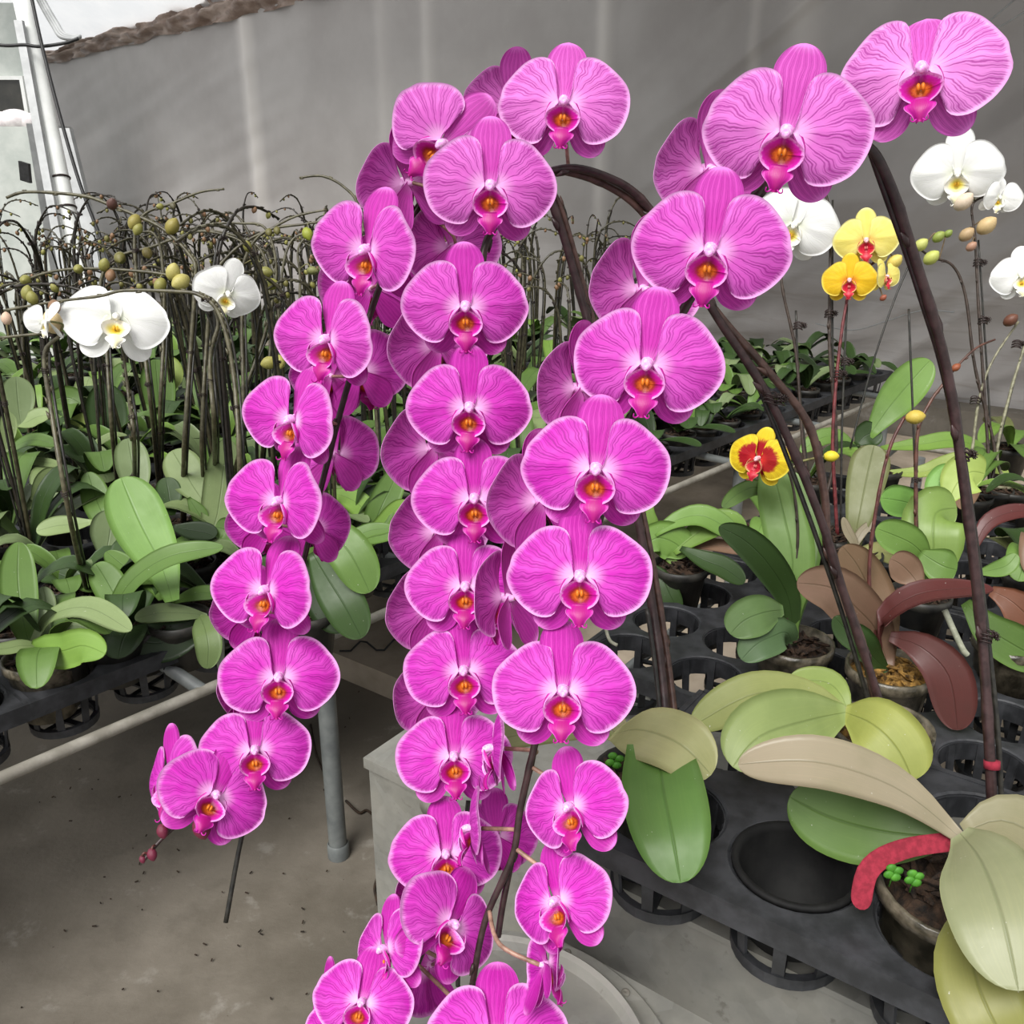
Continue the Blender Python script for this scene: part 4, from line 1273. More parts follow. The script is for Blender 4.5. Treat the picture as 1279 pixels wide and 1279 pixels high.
t, p, d = potted('orchid with wide dark drooping leaf at the bench edge beside the left cascade', 222, 770, group=G1)
z4leaf(t, d, [(770, 1040), (690, 1030), (590, 1030), (500, 1050)], 84, 'grey', 'cu', (0, -0.03, -0.06, -0.08))
z4leaf(t, d, [(770, 1050), (690, 1110), (580, 1140), (450, 1115)], 150, 'deep', 'c', (0, -0.03, -0.04, -0.05), fold=0.05)
z4leaf(t, d, [(740, 1040), (760, 1080), (775, 1150), (770, 1235)], 100, (108, 128, 76), 'c', (-0.01, -0.06, -0.08, -0.08), fold=0.12)
z4leaf(t, d, [(640, 990), (700, 965), (760, 955), (825, 960)], 70, 'mid', 'cu', (0.05, 0.04, 0.03, 0.02))
z4leaf(t, d, [(780, 1040), (810, 1100), (818, 1180), (815, 1240)], 34, (150, 156, 140), 'c', (0, -0.04, -0.06, -0.06))
t, p, d = potted('orchid with three glossy dark leaves hanging behind the left cascade', 384, 760, group=G1)
leaf(t, [(395, 640, d), (415, 665, d - 0.03), (440, 695, d - 0.05), (462, 740, d - 0.05)], 56, 'mid', 'c', fold=0.12)
leaf(t, [(390, 690, d), (408, 720, d - 0.03), (430, 755, d - 0.05), (452, 797, d - 0.05)], 54, 'dark', 'c', fold=0.12)
leaf(t, [(388, 700, d), (398, 735, d - 0.01), (415, 765, d - 0.02), (435, 785, d - 0.02)], 50, 'deep', 'c')
leaf(t, [(410, 650, d + 0.1), (440, 668, d + 0.08), (465, 662, d + 0.08), (492, 660, d + 0.08)], 22, 'mid', 'cu')
t, p, d = potted('orchid with short bright leaves between the left and middle cascades', 440, 690, group=G1)
leaf(t, [(410, 615, d), (430, 620, d), (448, 630, d), (462, 648, d)], 34, 'bright', 'cu')
leaf(t, [(465, 658, d), (478, 630, d), (490, 605, d + 0.02), (498, 585, d + 0.04)], 36, 'mid', 'c')
leaf(t, [(480, 655, d), (492, 640, d), (500, 632, d), (510, 628, d)], 26, 'bright', 'c')
leaf(t, [(420, 660, d), (450, 672, d - 0.02), (480, 668, d - 0.03), (510, 660, d - 0.03)], 24, 'mid', 'cu')
leaf(t, [(470, 600, d + 0.2), (465, 580, d + 0.2), (455, 560, d + 0.2), (452, 540, d + 0.2)], 34, 'mid', 'c')

G2 = 'potted orchids in the second row of the left bench'
t, p, d = potted('orchid with paired pale upright leaves behind the broad leaf', 235, 700, group=G2)
z4leaf(t, d, [(790, 715), (815, 620), (830, 500), (845, 380)], 132, 'pale', 'c', (0, 0.03, 0.05, 0.06), fold=0.12)
z4leaf(t, d, [(760, 620), (720, 560), (680, 490), (640, 425)], 140, 'pale', 'c', (0.02, 0.04, 0.06, 0.08), fold=0.12)
z4leaf(t, d, [(640, 665), (632, 620), (625, 570), (615, 525)], 92, 'dark', 'c', (0, 0.02, 0.03, 0.04))
z4leaf(t, d, [(700, 600), (740, 660), (745, 690), (740, 710)], 60, 'mid', 'c')
z4leaf(t, d, [(640, 710), (700, 720), (760, 730), (800, 745)], 90, 'deep', 'cu', (-0.02, -0.03, -0.04, -0.05))
z4leaf(t, d, [(880, 760), (860, 740), (840, 720), (800, 710)], 90, 'mid', 'c', (-0.03, -0.03, -0.03, -0.03))
t, p, d = potted('orchid with one rounded grey green leaf tip above the broad upright leaf', 165, 690, group=G2)
z4leaf(t, d, [(515, 620), (505, 540), (490, 460), (475, 380)], 122, 'grey', 'c', (0, 0.02, 0.03, 0.05))
z4leaf(t, d, [(390, 670), (360, 610), (345, 560), (325, 505)], 104, 'mid', 'c', (0, 0.02, 0.03, 0.04))
z4leaf(t, d, [(385, 835), (400, 780), (410, 720), (420, 645)], 140, 'grey', 'c', (-0.06, -0.05, -0.04, -0.03))
z4leaf(t, d, [(345, 690), (280, 700), (210, 705), (135, 725)], 84, 'pale', 'cu', (-0.05, -0.06, -0.07, -0.08))
z4leaf(t, d, [(330, 930), (260, 900), (200, 880), (140, 890)], 100, 'dark', 'cu', (-0.1, -0.1, -0.1, -0.1))
t, p, d = potted('orchid with pale strap leaves near the left photo edge below the buds', 60, 640, group=G2)
z4leaf(t, d, [(80, 340), (70, 270), (64, 210), (60, 150)], 116, 'grey', 'c')
z4leaf(t, d, [(60, 330), (100, 320), (140, 300), (190, 290)], 80, 'pale', 'cu')
z4leaf(t, d, [(25, 460), (60, 410), (130, 385), (215, 405)], 66, 'mid', 'cu', (0, -0.03, -0.05, -0.06))
z4leaf(t, d, [(60, 470), (120, 465), (170, 470), (225, 480)], 44, 'pale', 'cu', (-0.03, -0.04, -0.05, -0.06))
z4leaf(t, d, [(20, 430), (25, 380), (30, 330), (30, 280)], 60, 'pale', 'c', (-0.1, -0.1, -0.1, -0.1))
z4leaf(t, d, [(120, 610), (150, 560), (180, 520), (215, 500)], 66, 'pale', 'c', (-0.1, -0.1, -0.1, -0.1))
z4leaf(t, d, [(30, 660), (100, 630), (150, 605), (190, 590)], 50, 'pale', 'cu', (-0.1, -0.1, -0.1, -0.1))
z4leaf(t, d, [(270, 620), (220, 600), (180, 620), (130, 680)], 60, 'grey', 'cu', (-0.1, -0.1, -0.1, -0.1))
t, p, d = potted('orchid with dark rounded upright leaf right of the white flower stems', 130, 570, group=G2)
z4leaf(t, d, [(400, 340), (398, 290), (394, 240), (388, 175)], 142, 'dark', 'c')
z4leaf(t, d, [(230, 370), (270, 340), (320, 320), (380, 320)], 90, 'lime', 'cu')
z4leaf(t, d, [(180, 250), (220, 230), (260, 230), (300, 250)], 90, 'mid', 'c')
z4leaf(t, d, [(280, 405), (320, 410), (360, 430), (400, 460)], 60, 'pale', 'cu', (-0.1, -0.1, -0.1, -0.1))
t, p, d = potted('orchid with tall green leaf seen between the dark stakes', 205, 540, group=G2)
z4leaf(t, d, [(592, 310), (590, 240), (585, 170), (578, 85)], 122, 'mid', 'c')
z4leaf(t, d, [(640, 200), (650, 160), (640, 120), (610, 80)], 70, 'lime', 'c', (0.05, 0.05, 0.05, 0.05))
z4leaf(t, d, [(730, 265), (760, 240), (790, 210), (835, 185)], 90, 'dark', 'c')
z4leaf(t, d, [(640, 300), (690, 290), (740, 300), (790, 330)], 90, 'deep', 'cu')
z4leaf(t, d, [(720, 160), (740, 140), (765, 130), (800, 140)], 50, 'pale', 'cu')
z4leaf(t, d, [(590, 330), (650, 360), (700, 370), (800, 400)], 60, 'grey', 'cu', (-0.1, -0.1, -0.1, -0.1))

# ------------------------------------------------------------------ white orchids and budded spikes on the left
BUDG = (146, 144, 78); BUDY = (188, 180, 110); BUDP = (140, 108, 82)
def arch_plant(label, specs, base_px, z=ZT + 0.05, group=None, leaves=3, seed=0, flowers=(), buds=(), d=None, color=OLIVE, r=(0.0042, 0.0022), st=True, clips=()):
    p = onz(base_px[0], base_px[1], z)
    dd = depth(p)
    t = thing('potted_orchid', label, 'orchid', (p.x, p.y, z - 0.10), group)
    put_pot(t, p)
    rr = random.Random(seed)
    paths = []
    for sp_ in specs:
        n = len(sp_)
        pts3 = [tuple(p + Vector((rr.uniform(-.01, .01), rr.uniform(-.01, .01), 0)))]
        for (x, y) in sp_:
            pts3.append(tuple(at(x, y, dd if d is None else d)))
        path = spike(t, pts3, r[0], r[1], color, nodes=0.07, n=7, sub=6, node_from=0.25)
        paths.append(path)
        if st:
            k = max(4, int(len(path) * 0.55))
            stake(t, [q + Vector((0.006, 0.004, 0)) for q in path[0:k:3]], 0.0024)
            for f in (0.35, 0.75):
                clip(t, path[int(k * f)], 0.013, rr.uniform(0, 6))
    for k in range(leaves):
        a = rr.uniform(0, 6.28)
        dv = Vector((math.cos(a), math.sin(a), 0)); ln = rr.uniform(0.14, 0.22); ris = rr.uniform(0.02, 0.13)
        b = p + Vector((0, 0, 0.0))
        mb = MB(); leaf_into(mb, [b, b + dv * ln * 0.35 + Vector((0, 0, ris)), b + dv * ln * 0.75 + Vector((0, 0, ris * 1.25)), b + dv * ln + Vector((0, 0, ris * 0.8))], rr.uniform(0.055, 0.08), Vector((0, 0, 1)) - dv * 0.2)
        mb.build('leaf', 'leaf', t, color=rgb(LC[rr.choice(['mid', 'mid', 'dark', 'pale', 'grey', 'bright'])]))
    for (key, x, y, w, yaw, pit, roll, cl) in flowers:
        b, bd = flower(t, key, x, y, w, (dd if d is None else d) - 0.04, yaw, pit, roll, 0.0, cl)
        pedicel(t, b, bd, sum(paths, []), (150, 150, 100), 0.0018)
    for (x, y, s, c) in buds:
        q = at(x, y, (dd if d is None else d) - 0.004)
        path = min(paths, key=lambda P: min((v - q).length for v in P))
        v = min(path, key=lambda v: (v - q).length)
        bud(t, q, s * (dd if d is None else d) / F, (q - v) if (q - v).length > 0.003 else (0.3, -0.4, -0.6), c)
        pedicel(t, q, (0, 0, 1), path, (130, 126, 84), 0.0014)
    return t

arch_plant('white orchid with the largest open white flower beside the left buds', [[(168, 560), (160, 490), (152, 430), (147, 402)], ], (170, 640), flowers=[('w', 145, 398, 126, 0, -20, 0, 0)], seed=1, d=1.66, leaves=0)
arch_plant('orchid whose budded spike crosses just in front of the large white flower', [[(300, 600), (292, 470), (275, 395), (250, 369), (215, 364), (155, 363), (124, 370), (67, 377), (5, 388)]], (302, 690), buds=[(34, 366, 16, BUDG), (68, 383, 17, BUDP), (40, 372, 16, BUDG)], seed=21, d=1.58, leaves=0)
arch_plant('white orchid with a drooping open flower hanging left of the magenta cascade', [[(268, 540), (262, 450), (272, 400), (250, 365), (215, 345), (150, 337), (90, 336), (47, 344), (10, 362)]], (262, 620), flowers=[('w', 284, 366, 84, -12, 14, 14, 0)], buds=[(216, 340, 20, BUDY), (226, 352, 22, BUDY), (200, 356, 17, BUDG), (138, 344, 14, BUDP), (130, 331, 15, BUDG), (98, 336, 13, BUDG), (32, 350, 15, BUDG)], seed=2, d=1.75, leaves=0)
arch_plant('white orchid with half open flower and fat cream bud at left edge', [[(86, 640), (62, 500), (56, 440), (78, 416), (40, 418), (0, 422)]], (112, 740), flowers=[('w', 58, 402, 56, 55, 10, 10, 0.7)], buds=[(66, 402, 26, (226, 204, 160)), (8, 398, 14, (220, 190, 170))], seed=3, d=1.5, leaves=0)
arch_plant('orchid with the longest bare olive spike arching to the left edge', [[(230, 560), (238, 440), (244, 345), (238, 320), (205, 287), (172, 270), (140, 257), (110, 246), (70, 241), (30, 240), (8, 247)]], (232, 650), buds=[(215, 283, 19, (150, 140, 72)), (140, 255, 15, (96, 66, 60)), (168, 277, 18, (150, 140, 72)), (172, 286, 14, BUDG)], seed=4, d=1.9, leaves=0, r=(0.0046, 0.003))
arch_plant('orchid with two thin spikes crossing above the white flowers', [[(190, 520), (176, 400), (168, 300), (180, 268), (215, 254), (250, 240), (280, 236)], [(200, 520), (205, 400), (202, 320), (192, 292), (176, 290)]], (196, 610), buds=[(200, 258, 9, BUDG), (216, 257, 9, OLIVE)], seed=5, d=1.95, leaves=0)
arch_plant('orchid with a long low spike sweeping right behind the white flowers', [[(140, 540), (132, 420), (126, 350), (150, 320), (188, 309), (229, 294), (256, 289), (289, 296), (312, 308)]], (144, 620), buds=[(184, 316, 14, (120, 110, 60)), (150, 322, 16, (120, 116, 64))], seed=6, d=2.0, leaves=0)
arch_plant('orchid with a strong spike curving up right towards the magenta cascade', [[(252, 560), (258, 430), (266, 350), (286, 319), (310, 300), (336, 287), (370, 270), (408, 262)], [(300, 560), (302, 400), (304, 330), (330, 290), (380, 280), (410, 276)]], (262, 650), buds=[(336, 290, 10, (110, 106, 60)), (346, 288, 10, (110, 106, 60)), (309, 308, 12, BUDG), (384, 292, 15, (150, 160, 60)), (331, 340, 16, (136, 136, 76)), (338, 355, 17, (150, 152, 78))], seed=7, d=1.9, leaves=0)
arch_plant('orchid with hooked dark spike between white flower and magenta cascade', [[(340, 560), (346, 430), (352, 345), (360, 309), (373, 294), (396, 292)], [(365, 560), (372, 430), (375, 353), (372, 314), (380, 298)]], (350, 650), seed=8, d=2.05, leaves=2, buds=[(390, 338, 12, (136, 140, 90))])
arch_plant('orchid with thin twiggy spike tip poking out left of the top flowers', [[(470, 520), (460, 340), (448, 260), (430, 234), (403, 220), (374, 222)]], (478, 640), seed=9, d=2.2, leaves=2, r=(0.004, 0.0028))
arch_plant('orchid with flat spike tip crossing the grey wall behind white flower', [[(300, 520), (330, 420), (345, 340), (332, 286), (300, 279), (262, 280), (238, 286)], [(330, 540), (338, 420), (335, 345), (322, 308), (285, 292), (255, 288), (222, 296)]], (318, 620), seed=10, d=2.1, leaves=2)
arch_plant('orchid with pale round bud low beside the left cascade', [[(420, 580), (400, 480), (385, 450), (360, 445), (340, 452)]], (425, 640), seed=11, d=2.0, leaves=2, buds=[(336, 453, 18, (196, 190, 110)), (349, 452, 17, (196, 190, 110))], st=False)

# crowd behind: five kinds copied along the bench
def crowd_source(seed):
    rr = random.Random(seed)
    t = thing('potted_orchid', 'leafy potted orchid with thin bare staked spikes in the crowded back rows', 'orchid', (0, 0, 0), 'crowded back rows of orchids')
    put_pot(t, Vector((0, 0, 0.10)))
    b = Vector((0, 0, 0.10))
    nl = rr.randint(4, 6)
    a0 = rr.uniform(0, 6.28)
    for k in range(nl):
        a = a0 + math.pi * k + rr.uniform(-0.55, 0.55)
        dv = Vector((math.cos(a), math.sin(a), 0)); ln = rr.uniform(0.13, 0.23); ris = rr.uniform(0.03, 0.15)
        mb = MB(); leaf_into(mb, [b, b + dv * ln * 0.3 + Vector((0, 0, ris * 0.8)), b + dv * ln * 0.7 + Vector((0, 0, ris * 1.2)), b + dv * ln + Vector((0, 0, ris * rr.uniform(0.6, 1.2)))], rr.uniform(0.055, 0.085), Vector((0, 0, 1)) - dv * 0.25, nl=12, nw=6)
        mb.build('leaf', 'leaf', t, color=rgb(LC[rr.choice(['mid', 'mid', 'dark', 'pale', 'grey', 'bright'])]))
    for k in range(2):
        a = rr.uniform(0, 6.28)
        h = rr.uniform(0.52, 0.68)
        dv = Vector((math.cos(a), math.sin(a), 0))
        ln = rr.uniform(0.12, 0.24)
        j = Vector((rr.uniform(-.03, .03), rr.uniform(-.03, .03), 0))
        path = spike(t, [b, b + j + Vector((0, 0, h * 0.5)), b + j * 1.6 + dv * 0.01 + Vector((0, 0, h * 0.85)), b + j * 1.6 + dv * ln * 0.35 + Vector((0, 0, h)), b + dv * ln * 0.75 + j + Vector((0, 0, h * 1.03)), b + dv * ln * 1.15 + j + Vector((0, 0, h * 0.99))], 0.0042, 0.0024, (70, 66, 48) if rr.random() < 0.6 else (48, 42, 34), nodes=0.06, n=6, sub=4, node_from=0.3)
        n = len(path)
        stake(t, [q + Vector((0.007, 0.003, 0)) for q in path[0:int(n * 0.6):2]], 0.0024)
        for f in (0.25, 0.48): clip(t, path[int(n * f)], 0.013, rr.uniform(0, 6))
        for q in (0.8, 0.88, 0.95):
            if rr.random() < 0.6:
                bud(t, path[int(n * q)] + Vector((0, 0, -0.006)), rr.uniform(0.010, 0.018), (rr.uniform(-.5, .5), rr.uniform(-.5, .5), -1), rr.choice([BUDG, BUDP, (120, 116, 66)]))
    return t
SRC = [crowd_source(40 + k) for k in range(5)]
used = [False] * 5
def copy_thing(src, loc, rz, label=None, group=None, s=1.0):
    r = src.copy(); C.objects.link(r); r.location = loc; r.rotation_euler = (0, 0, rz); r.scale = (s, s, s)
    if label: r['label'] = label
    if group: r['group'] = group
    for ch in list(src.children):
        c = ch.copy(); C.objects.link(c); c.parent = r
    return r
def place_crowd(p, s=1.0, label=None, group=None):
    k = rnd.randrange(5)
    if not used[k]:
        used[k] = True
        SRC[k].location = p; SRC[k].rotation_euler = (0, 0, rnd.uniform(0, 6.28)); SRC[k].scale = (s, s, s)
        return SRC[k]
    return copy_thing(SRC[k], p, rnd.uniform(0, 6.28), label, group, s)
def leafy_source(seed):
    rr = random.Random(seed)
    t = thing('potted_orchid', 'low', 'orchid', (0, 0, 0), 'x')
    put_pot(t, Vector((0, 0, 0.10)))
    b = Vector((0, 0, 0.10)); a0 = rr.uniform(0, 6.28)
    for k in range(5):
        a = a0 + math.pi * k + rr.uniform(-0.7, 0.7)
        dv = Vector((math.cos(a), math.sin(a), 0)); ln = rr.uniform(0.13, 0.2); ris = rr.uniform(0.02, 0.10)
        mb = MB(); leaf_into(mb, [b, b + dv * ln * 0.3 + Vector((0, 0, ris * 0.8)), b + dv * ln * 0.7 + Vector((0, 0, ris * 1.2)), b + dv * ln + Vector((0, 0, ris * rr.uniform(0.4, 1.0)))], rr.uniform(0.055, 0.08), Vector((0, 0, 1)) - dv * 0.25, nl=12, nw=6)
        mb.build('leaf', 'leaf', t, color=rgb(LC[rr.choice(['mid', 'dark', 'dark', 'deep', 'grey', 'mid'])]))
    return t
LSRC = [leafy_source(70 + k) for k in range(4)]
lused = [False] * 4
def zone(x, d):
    w = 'left of the left cascade' if x < 400 else 'between left and middle cascades' if x < 600 else 'between middle and right cascades' if x < 780 else 'right of the right cascade'
    return w, ('nearer rows' if d < 2.6 else 'far rows')
cnt = 0; lc = 0
for i in range(0, 30):
    for j in range(0, 21):
        s = -0.75 + 0.150 * i
        q = 0.17 + 0.150 * j + 0.02 * (j // 5)
        p = bench_pt(s, q, ZT - 0.045)
        d = depth(p)
        if d < 1.25 or d > 5.0: continue
        x, y = proj(p + Vector((0, 0, 0.1)))
        if not (-90 < x < 1080): continue
        w, rw = zone(x, d)
        if x > 780 and d > 4.2: continue
        if d < 1.95 or x > 780:
            if x > 440 and d < 1.75: continue
            if rnd.random() < 0.25: continue
            k = rnd.randrange(4)
            lb = 'low leafy orchid without spikes filling the left bench %s' % ('behind the front pots' if x < 400 else 'behind the cascades' if x < 780 else 'right of the right cascade'); gp = 'low leafy orchids, ' + ('left' if x < 400 else 'middle' if x < 780 else 'right')
            if not lused[k]:
                lused[k] = True; o = LSRC[k]; o.location = p; o.rotation_euler = (0, 0, rnd.uniform(0, 6.28)); o['label'] = lb; o['group'] = gp
            else: copy_thing(LSRC[k], p, rnd.uniform(0, 6.28), lb, gp, rnd.uniform(0.8, 1.0))
            lc += 1
            continue
        if rnd.random() < ((0.42 if d < 3.0 else 0.55) if x < 780 else 0.3): continue
        sc = rnd.uniform(0.86, 1.02) if x < 800 else rnd.uniform(0.7, 0.85)
        o = place_crowd(p, sc, None, None)
        o['label'] = 'leafy orchid with thin bare staked spikes, %s, %s' % (rw, w); o['group'] = 'spiked orchids, %s, %s' % (rw, w)
        cnt += 1
print('lowleafy', lc)
print('crowd', cnt)

# ------------------------------------------------------------------ right hand plants
def rp(label, px, py, z=ZT + 0.06, kind='black', mix='bark', group='potted orchids on the right bench', s=1.0):
    return potted(label, px, py, z, group, kind, mix, s)

# golden-red flower plant with tall green leaf
t, p, d = rp('orchid with single red and yellow flower and tall upright green leaf', 992, 800, kind='clear', s=1.12)
b = None
leaf(t, [(985, 770, d), (990, 700, d), (978, 640, d + 0.02), (962, 575, d + 0.05)], 58, 'vivid', 'c', fold=0.14)
leaf(t, [(990, 770, d + 0.02), (1002, 700, d + 0.05), (1003, 640, d + 0.08), (990, 590, d + 0.1)], 44, 'mid', 'c', fold=0.14)
leaf(t, [(985, 748, d - 0.01), (960, 705, d - 0.04), (930, 675, d - 0.06), (898, 658, d - 0.07)], 42, 'dark', 'c', fold=0.1)
leaf(t, [(978, 762, d - 0.02), (955, 765, d - 0.05), (930, 775, d - 0.06), (912, 792, d - 0.06)], 52, (112, 142, 84), 'c', fold=0.06)
leaf(t, [(982, 790, d - 0.03), (965, 795, d - 0.05), (945, 805, d - 0.06), (926, 824, d - 0.06)], 46, (96, 124, 82), 'c', fold=0.06)
leaf(t, [(975, 640, d + 0.05), (950, 610, d + 0.05), (925, 615, d + 0.04), (902, 634, d + 0.03)], 22, 'mid', 'c')
path = spike(t, [at(*q) for q in [(982, 780, d), (995, 700, d), (995, 640, d), (985, 590, d), (965, 572, d)]], 0.0032, 0.002, (60, 52, 40), nodes=0.1)
b, bd = flower(t, 'r', 947, 573, 80, d - 0.05, 24, 0, 14); pedicel(t, b, bd, path, (150, 150, 80))
bud(t, at(1038, 570, d), 0.022, (1, -0.2, 0.1), (232, 214, 60)); pedicel(t, at(1030, 570, d), (-1, 0, 0), path, (120, 118, 70))
# plants behind: bright green leaves left of it
t, p, d = rp('orchid with broad light green leaves behind the empty tray cells', 850, 705)
leaf(t, [(842, 690, d), (880, 660, d - 0.01), (910, 652, d - 0.02), (930, 668, d - 0.02)], 40, 'bright', 'cu', fold=0.1)
leaf(t, [(800, 690, d), (820, 672, d), (845, 680, d), (856, 696, d)], 48, 'vivid', 'c', fold=0.05)
leaf(t, [(818, 668, d), (845, 650, d), (880, 645, d - 0.02), (925, 672, d - 0.03)], 34, 'vivid', 'cu', fold=0.15)
leaf(t, [(815, 670, d + 0.02), (810, 655, d + 0.02), (806, 640, d + 0.02), (808, 620, d + 0.02)], 26, 'bright', 'c')
leaf(t, [(850, 685, d - 0.02), (880, 700, d - 0.04), (905, 710, d - 0.05), (930, 728, d - 0.06)], 32, 'dark', 'cu', fold=0.2)
leaf(t, [(845, 684, d + 0.01), (880, 680, d), (910, 684, d - 0.02), (935, 690, d - 0.03)], 20, 'bronze', 'cu', fold=0.2)
leaf(t, [(812, 705, d), (826, 720, d - 0.02), (838, 745, d - 0.03), (848, 765, d - 0.03)], 26, 'dark', 'c')
# maroon plant
t, p, d = rp('orchid with maroon curled leaves in a mossy clear pot right of centre', 1112, 832, kind='clear', mix='moss', s=1.15)
leaf(t, [(1098, 810, d), (1102, 775, d - 0.03), (1150, 742, d - 0.06), (1240, 735, d - 0.05)], 40, 'maroon', (0, -0.25, 1), fold=0.3, thick=0.004)
leaf(t, [(1112, 795, d - 0.02), (1150, 808, d - 0.06), (1185, 845, d - 0.08), (1196, 912, d - 0.08)], 56, (98, 54, 50), 'c', fold=0.12)
leaf(t, [(1096, 790, d), (1070, 760, d - 0.02), (1040, 735, d - 0.03), (995, 728, d - 0.03)], 62, 'bronze', 'c', fold=0.12)
leaf(t, [(1098, 770, d + 0.02), (1085, 735, d + 0.03), (1070, 705, d + 0.03), (1052, 682, d + 0.03)], 56, (140, 112, 86), 'c', fold=0.15)
leaf(t, [(1150, 735, d + 0.02), (1140, 720, d + 0.03), (1125, 705, d + 0.03), (1112, 698, d + 0.03)], 40, 'bronze', 'c')
leaf(t, [(1090, 820, d - 0.02), (1075, 800, d - 0.04), (1060, 790, d - 0.04), (1042, 770, d - 0.04)], 36, 'dark', 'c')
path = spike(t, [at(*q) for q in [(1095, 800, d), (1086, 740, d), (1088, 680, d), (1100, 605, d), (1113, 555, d), (1130, 521, d)]], 0.0034, 0.0026, BROWN, nodes=0.08)
bud(t, at(1143, 521, d - 0.01), 0.026, (1, -0.2, 0.2), (206, 184, 84))
mm = MB(); mm.tube([at(*q) for q in cr([(1180, 762, d - 0.02), (1190, 785, d - 0.03), (1202, 810, d - 0.04), (1208, 818, d - 0.04)], 5)], 0.005, 8); mm.build('aerial_root', 'root', t)
# right edge maroon/green
t, p, d = rp('orchid with long red brown leaf over a green leaf at right edge', 1262, 800, kind='clear')
leaf(t, [(1238, 738, d), (1262, 750, d - 0.02), (1290, 775, d - 0.03), (1330, 810, d - 0.03)], 56, (120, 76, 56), 'c', fold=0.1)
leaf(t, [(1206, 752, d - 0.02), (1235, 785, d - 0.04), (1265, 805, d - 0.05), (1310, 830, d - 0.05)], 54, 'mid', 'c', fold=0.1)
leaf(t, [(1215, 690, d + 0.2), (1232, 655, d + 0.2), (1262, 640, d + 0.2), (1300, 638, d + 0.2)], 24, 'maroon', 'cu')
leaf(t, [(1220, 715, d + 0.1), (1240, 712, d + 0.1), (1258, 706, d + 0.1), (1270, 692, d + 0.1)], 22, 'vivid', 'c')
# bright lime leaves behind the maroon plant
t, p, d = rp('orchid with bright lime leaves and a brown branching spike behind maroon leaves', 1150, 740)
leaf(t, [(1160, 700, d), (1140, 680, d - 0.02), (1115, 668, d - 0.03), (1094, 660, d - 0.03)], 44, 'vivid', 'c', fold=0.08)
leaf(t, [(1150, 690, d - 0.02), (1165, 700, d - 0.03), (1180, 708, d - 0.04), (1195, 712, d - 0.04)], 44, 'vivid', 'c', fold=0.08)
leaf(t, [(1165, 690, d), (1165, 665, d), (1170, 640, d + 0.02), (1195, 635, d + 0.04)], 74, (134, 162, 80), 'c', fold=0.06)
leaf(t, [(1160, 640, d + 0.08), (1140, 630, d + 0.08), (1120, 625, d + 0.07), (1100, 622, d + 0.06)], 40, (124, 170, 84), 'c', fold=0.06)
leaf(t, [(1160, 632, d + 0.1), (1175, 610, d + 0.1), (1190, 595, d + 0.1), (1200, 585, d + 0.1)], 46, (130, 176, 90), 'c', fold=0.06)
leaf(t, [(1185, 625, d + 0.08), (1195, 605, d + 0.08), (1212, 590, d + 0.08), (1230, 592, d + 0.08)], 54, 'lime', 'c', fold=0.06)
path = spike(t, [at(*q) for q in [(1146, 735, d), (1144, 640, d), (1146, 543, d), (1162, 502, d), (1180, 478, d), (1194, 459, d), (1219, 435, d), (1243, 424, d)]], 0.0042, 0.0018, (92, 58, 46), nodes=0.08)
bud(t, at(1194, 459, d - 0.004), 0.016, (1, 0, 0.8), (150, 84, 56))
stake(t, [at(*q) for q in [(1150, 735, d + 0.01), (1145, 640, d + 0.01), (1140, 510, d + 0.01), (1135, 386, d + 0.01)]], 0.0022)
clip(t, at(1143, 600, d - 0.01), 0.014, 0.5); clip(t, at(1146, 707, d - 0.01), 0.014, 0.2)
# brown green upright leaf
t, p, d = rp('orchid with one upright brownish green leaf and short pale stubs', 1068, 690)
leaf(t, [(1068, 672, d), (1074, 640, d), (1082, 600, d + 0.02), (1092, 556, d + 0.03)], 48, 'brgreen', 'c', fold=0.12, tipw=0.8)
leaf(t, [(1068, 680, d - 0.01), (1060, 665, d - 0.01), (1056, 655, d - 0.01), (1053, 646, d - 0.01)], 12, 'tan', 'c')
leaf(t, [(1068, 680, d - 0.01), (1076, 665, d - 0.01), (1084, 657, d - 0.01), (1090, 650, d - 0.01)], 12, 'tan', 'c')
leaf(t, [(1075, 690, d), (1100, 690, d), (1120, 695, d), (1140, 705, d)], 34, 'olive', 'cu')
# pale yellow orchid
def tall(label, base, zz, dd, stems, flowers=(), buds=(), color=(66, 54, 46), leaves=(), stakes=(), clips=(), r=(0.0044, 0.0026)):
    p = onz(base[0], base[1], zz); d = depth(p) if dd is None else dd
    t = thing('potted_orchid', label, 'orchid', (p.x, p.y, zz - 0.10), 'potted orchids on the right bench')
    put_pot(t, p)
    P = []
    for s in stems:
        P.append(spike(t, [tuple(p)] + [at(x, y, d) for x, y in s], r[0], r[1], color, nodes=0.09, n=8))
    for s in stakes: stake(t, [at(x, y, d + 0.012) for x, y in s], 0.0026)
    for (x, y) in clips: clip(t, at(x, y, d - 0.004), 0.018 * max(d, 1) / 1.6, rnd.uniform(0, 1))
    allp = sum(P, [])
    for (key, x, y, w, yaw, pit, roll, cl) in flowers:
        b, bd = flower(t, key, x, y, w, d - 0.03, yaw, pit, roll, 0.0, cl); pedicel(t, b, bd, allp, (140, 130, 84), 0.0018)
    for (x, y, s, c) in buds:
        q = at(x, y, d - 0.02); bud(t, q, s * d / F, (0.4, -0.3, 0.5), c); pedicel(t, q, (0, 0, 1), allp, (130, 110, 80), 0.0016)
    for (pts, w, c, h) in leaves:
        leaf(t, [(x, y, d + k) for x, y, k in pts], w, c, h, fold=0.1)
    return t
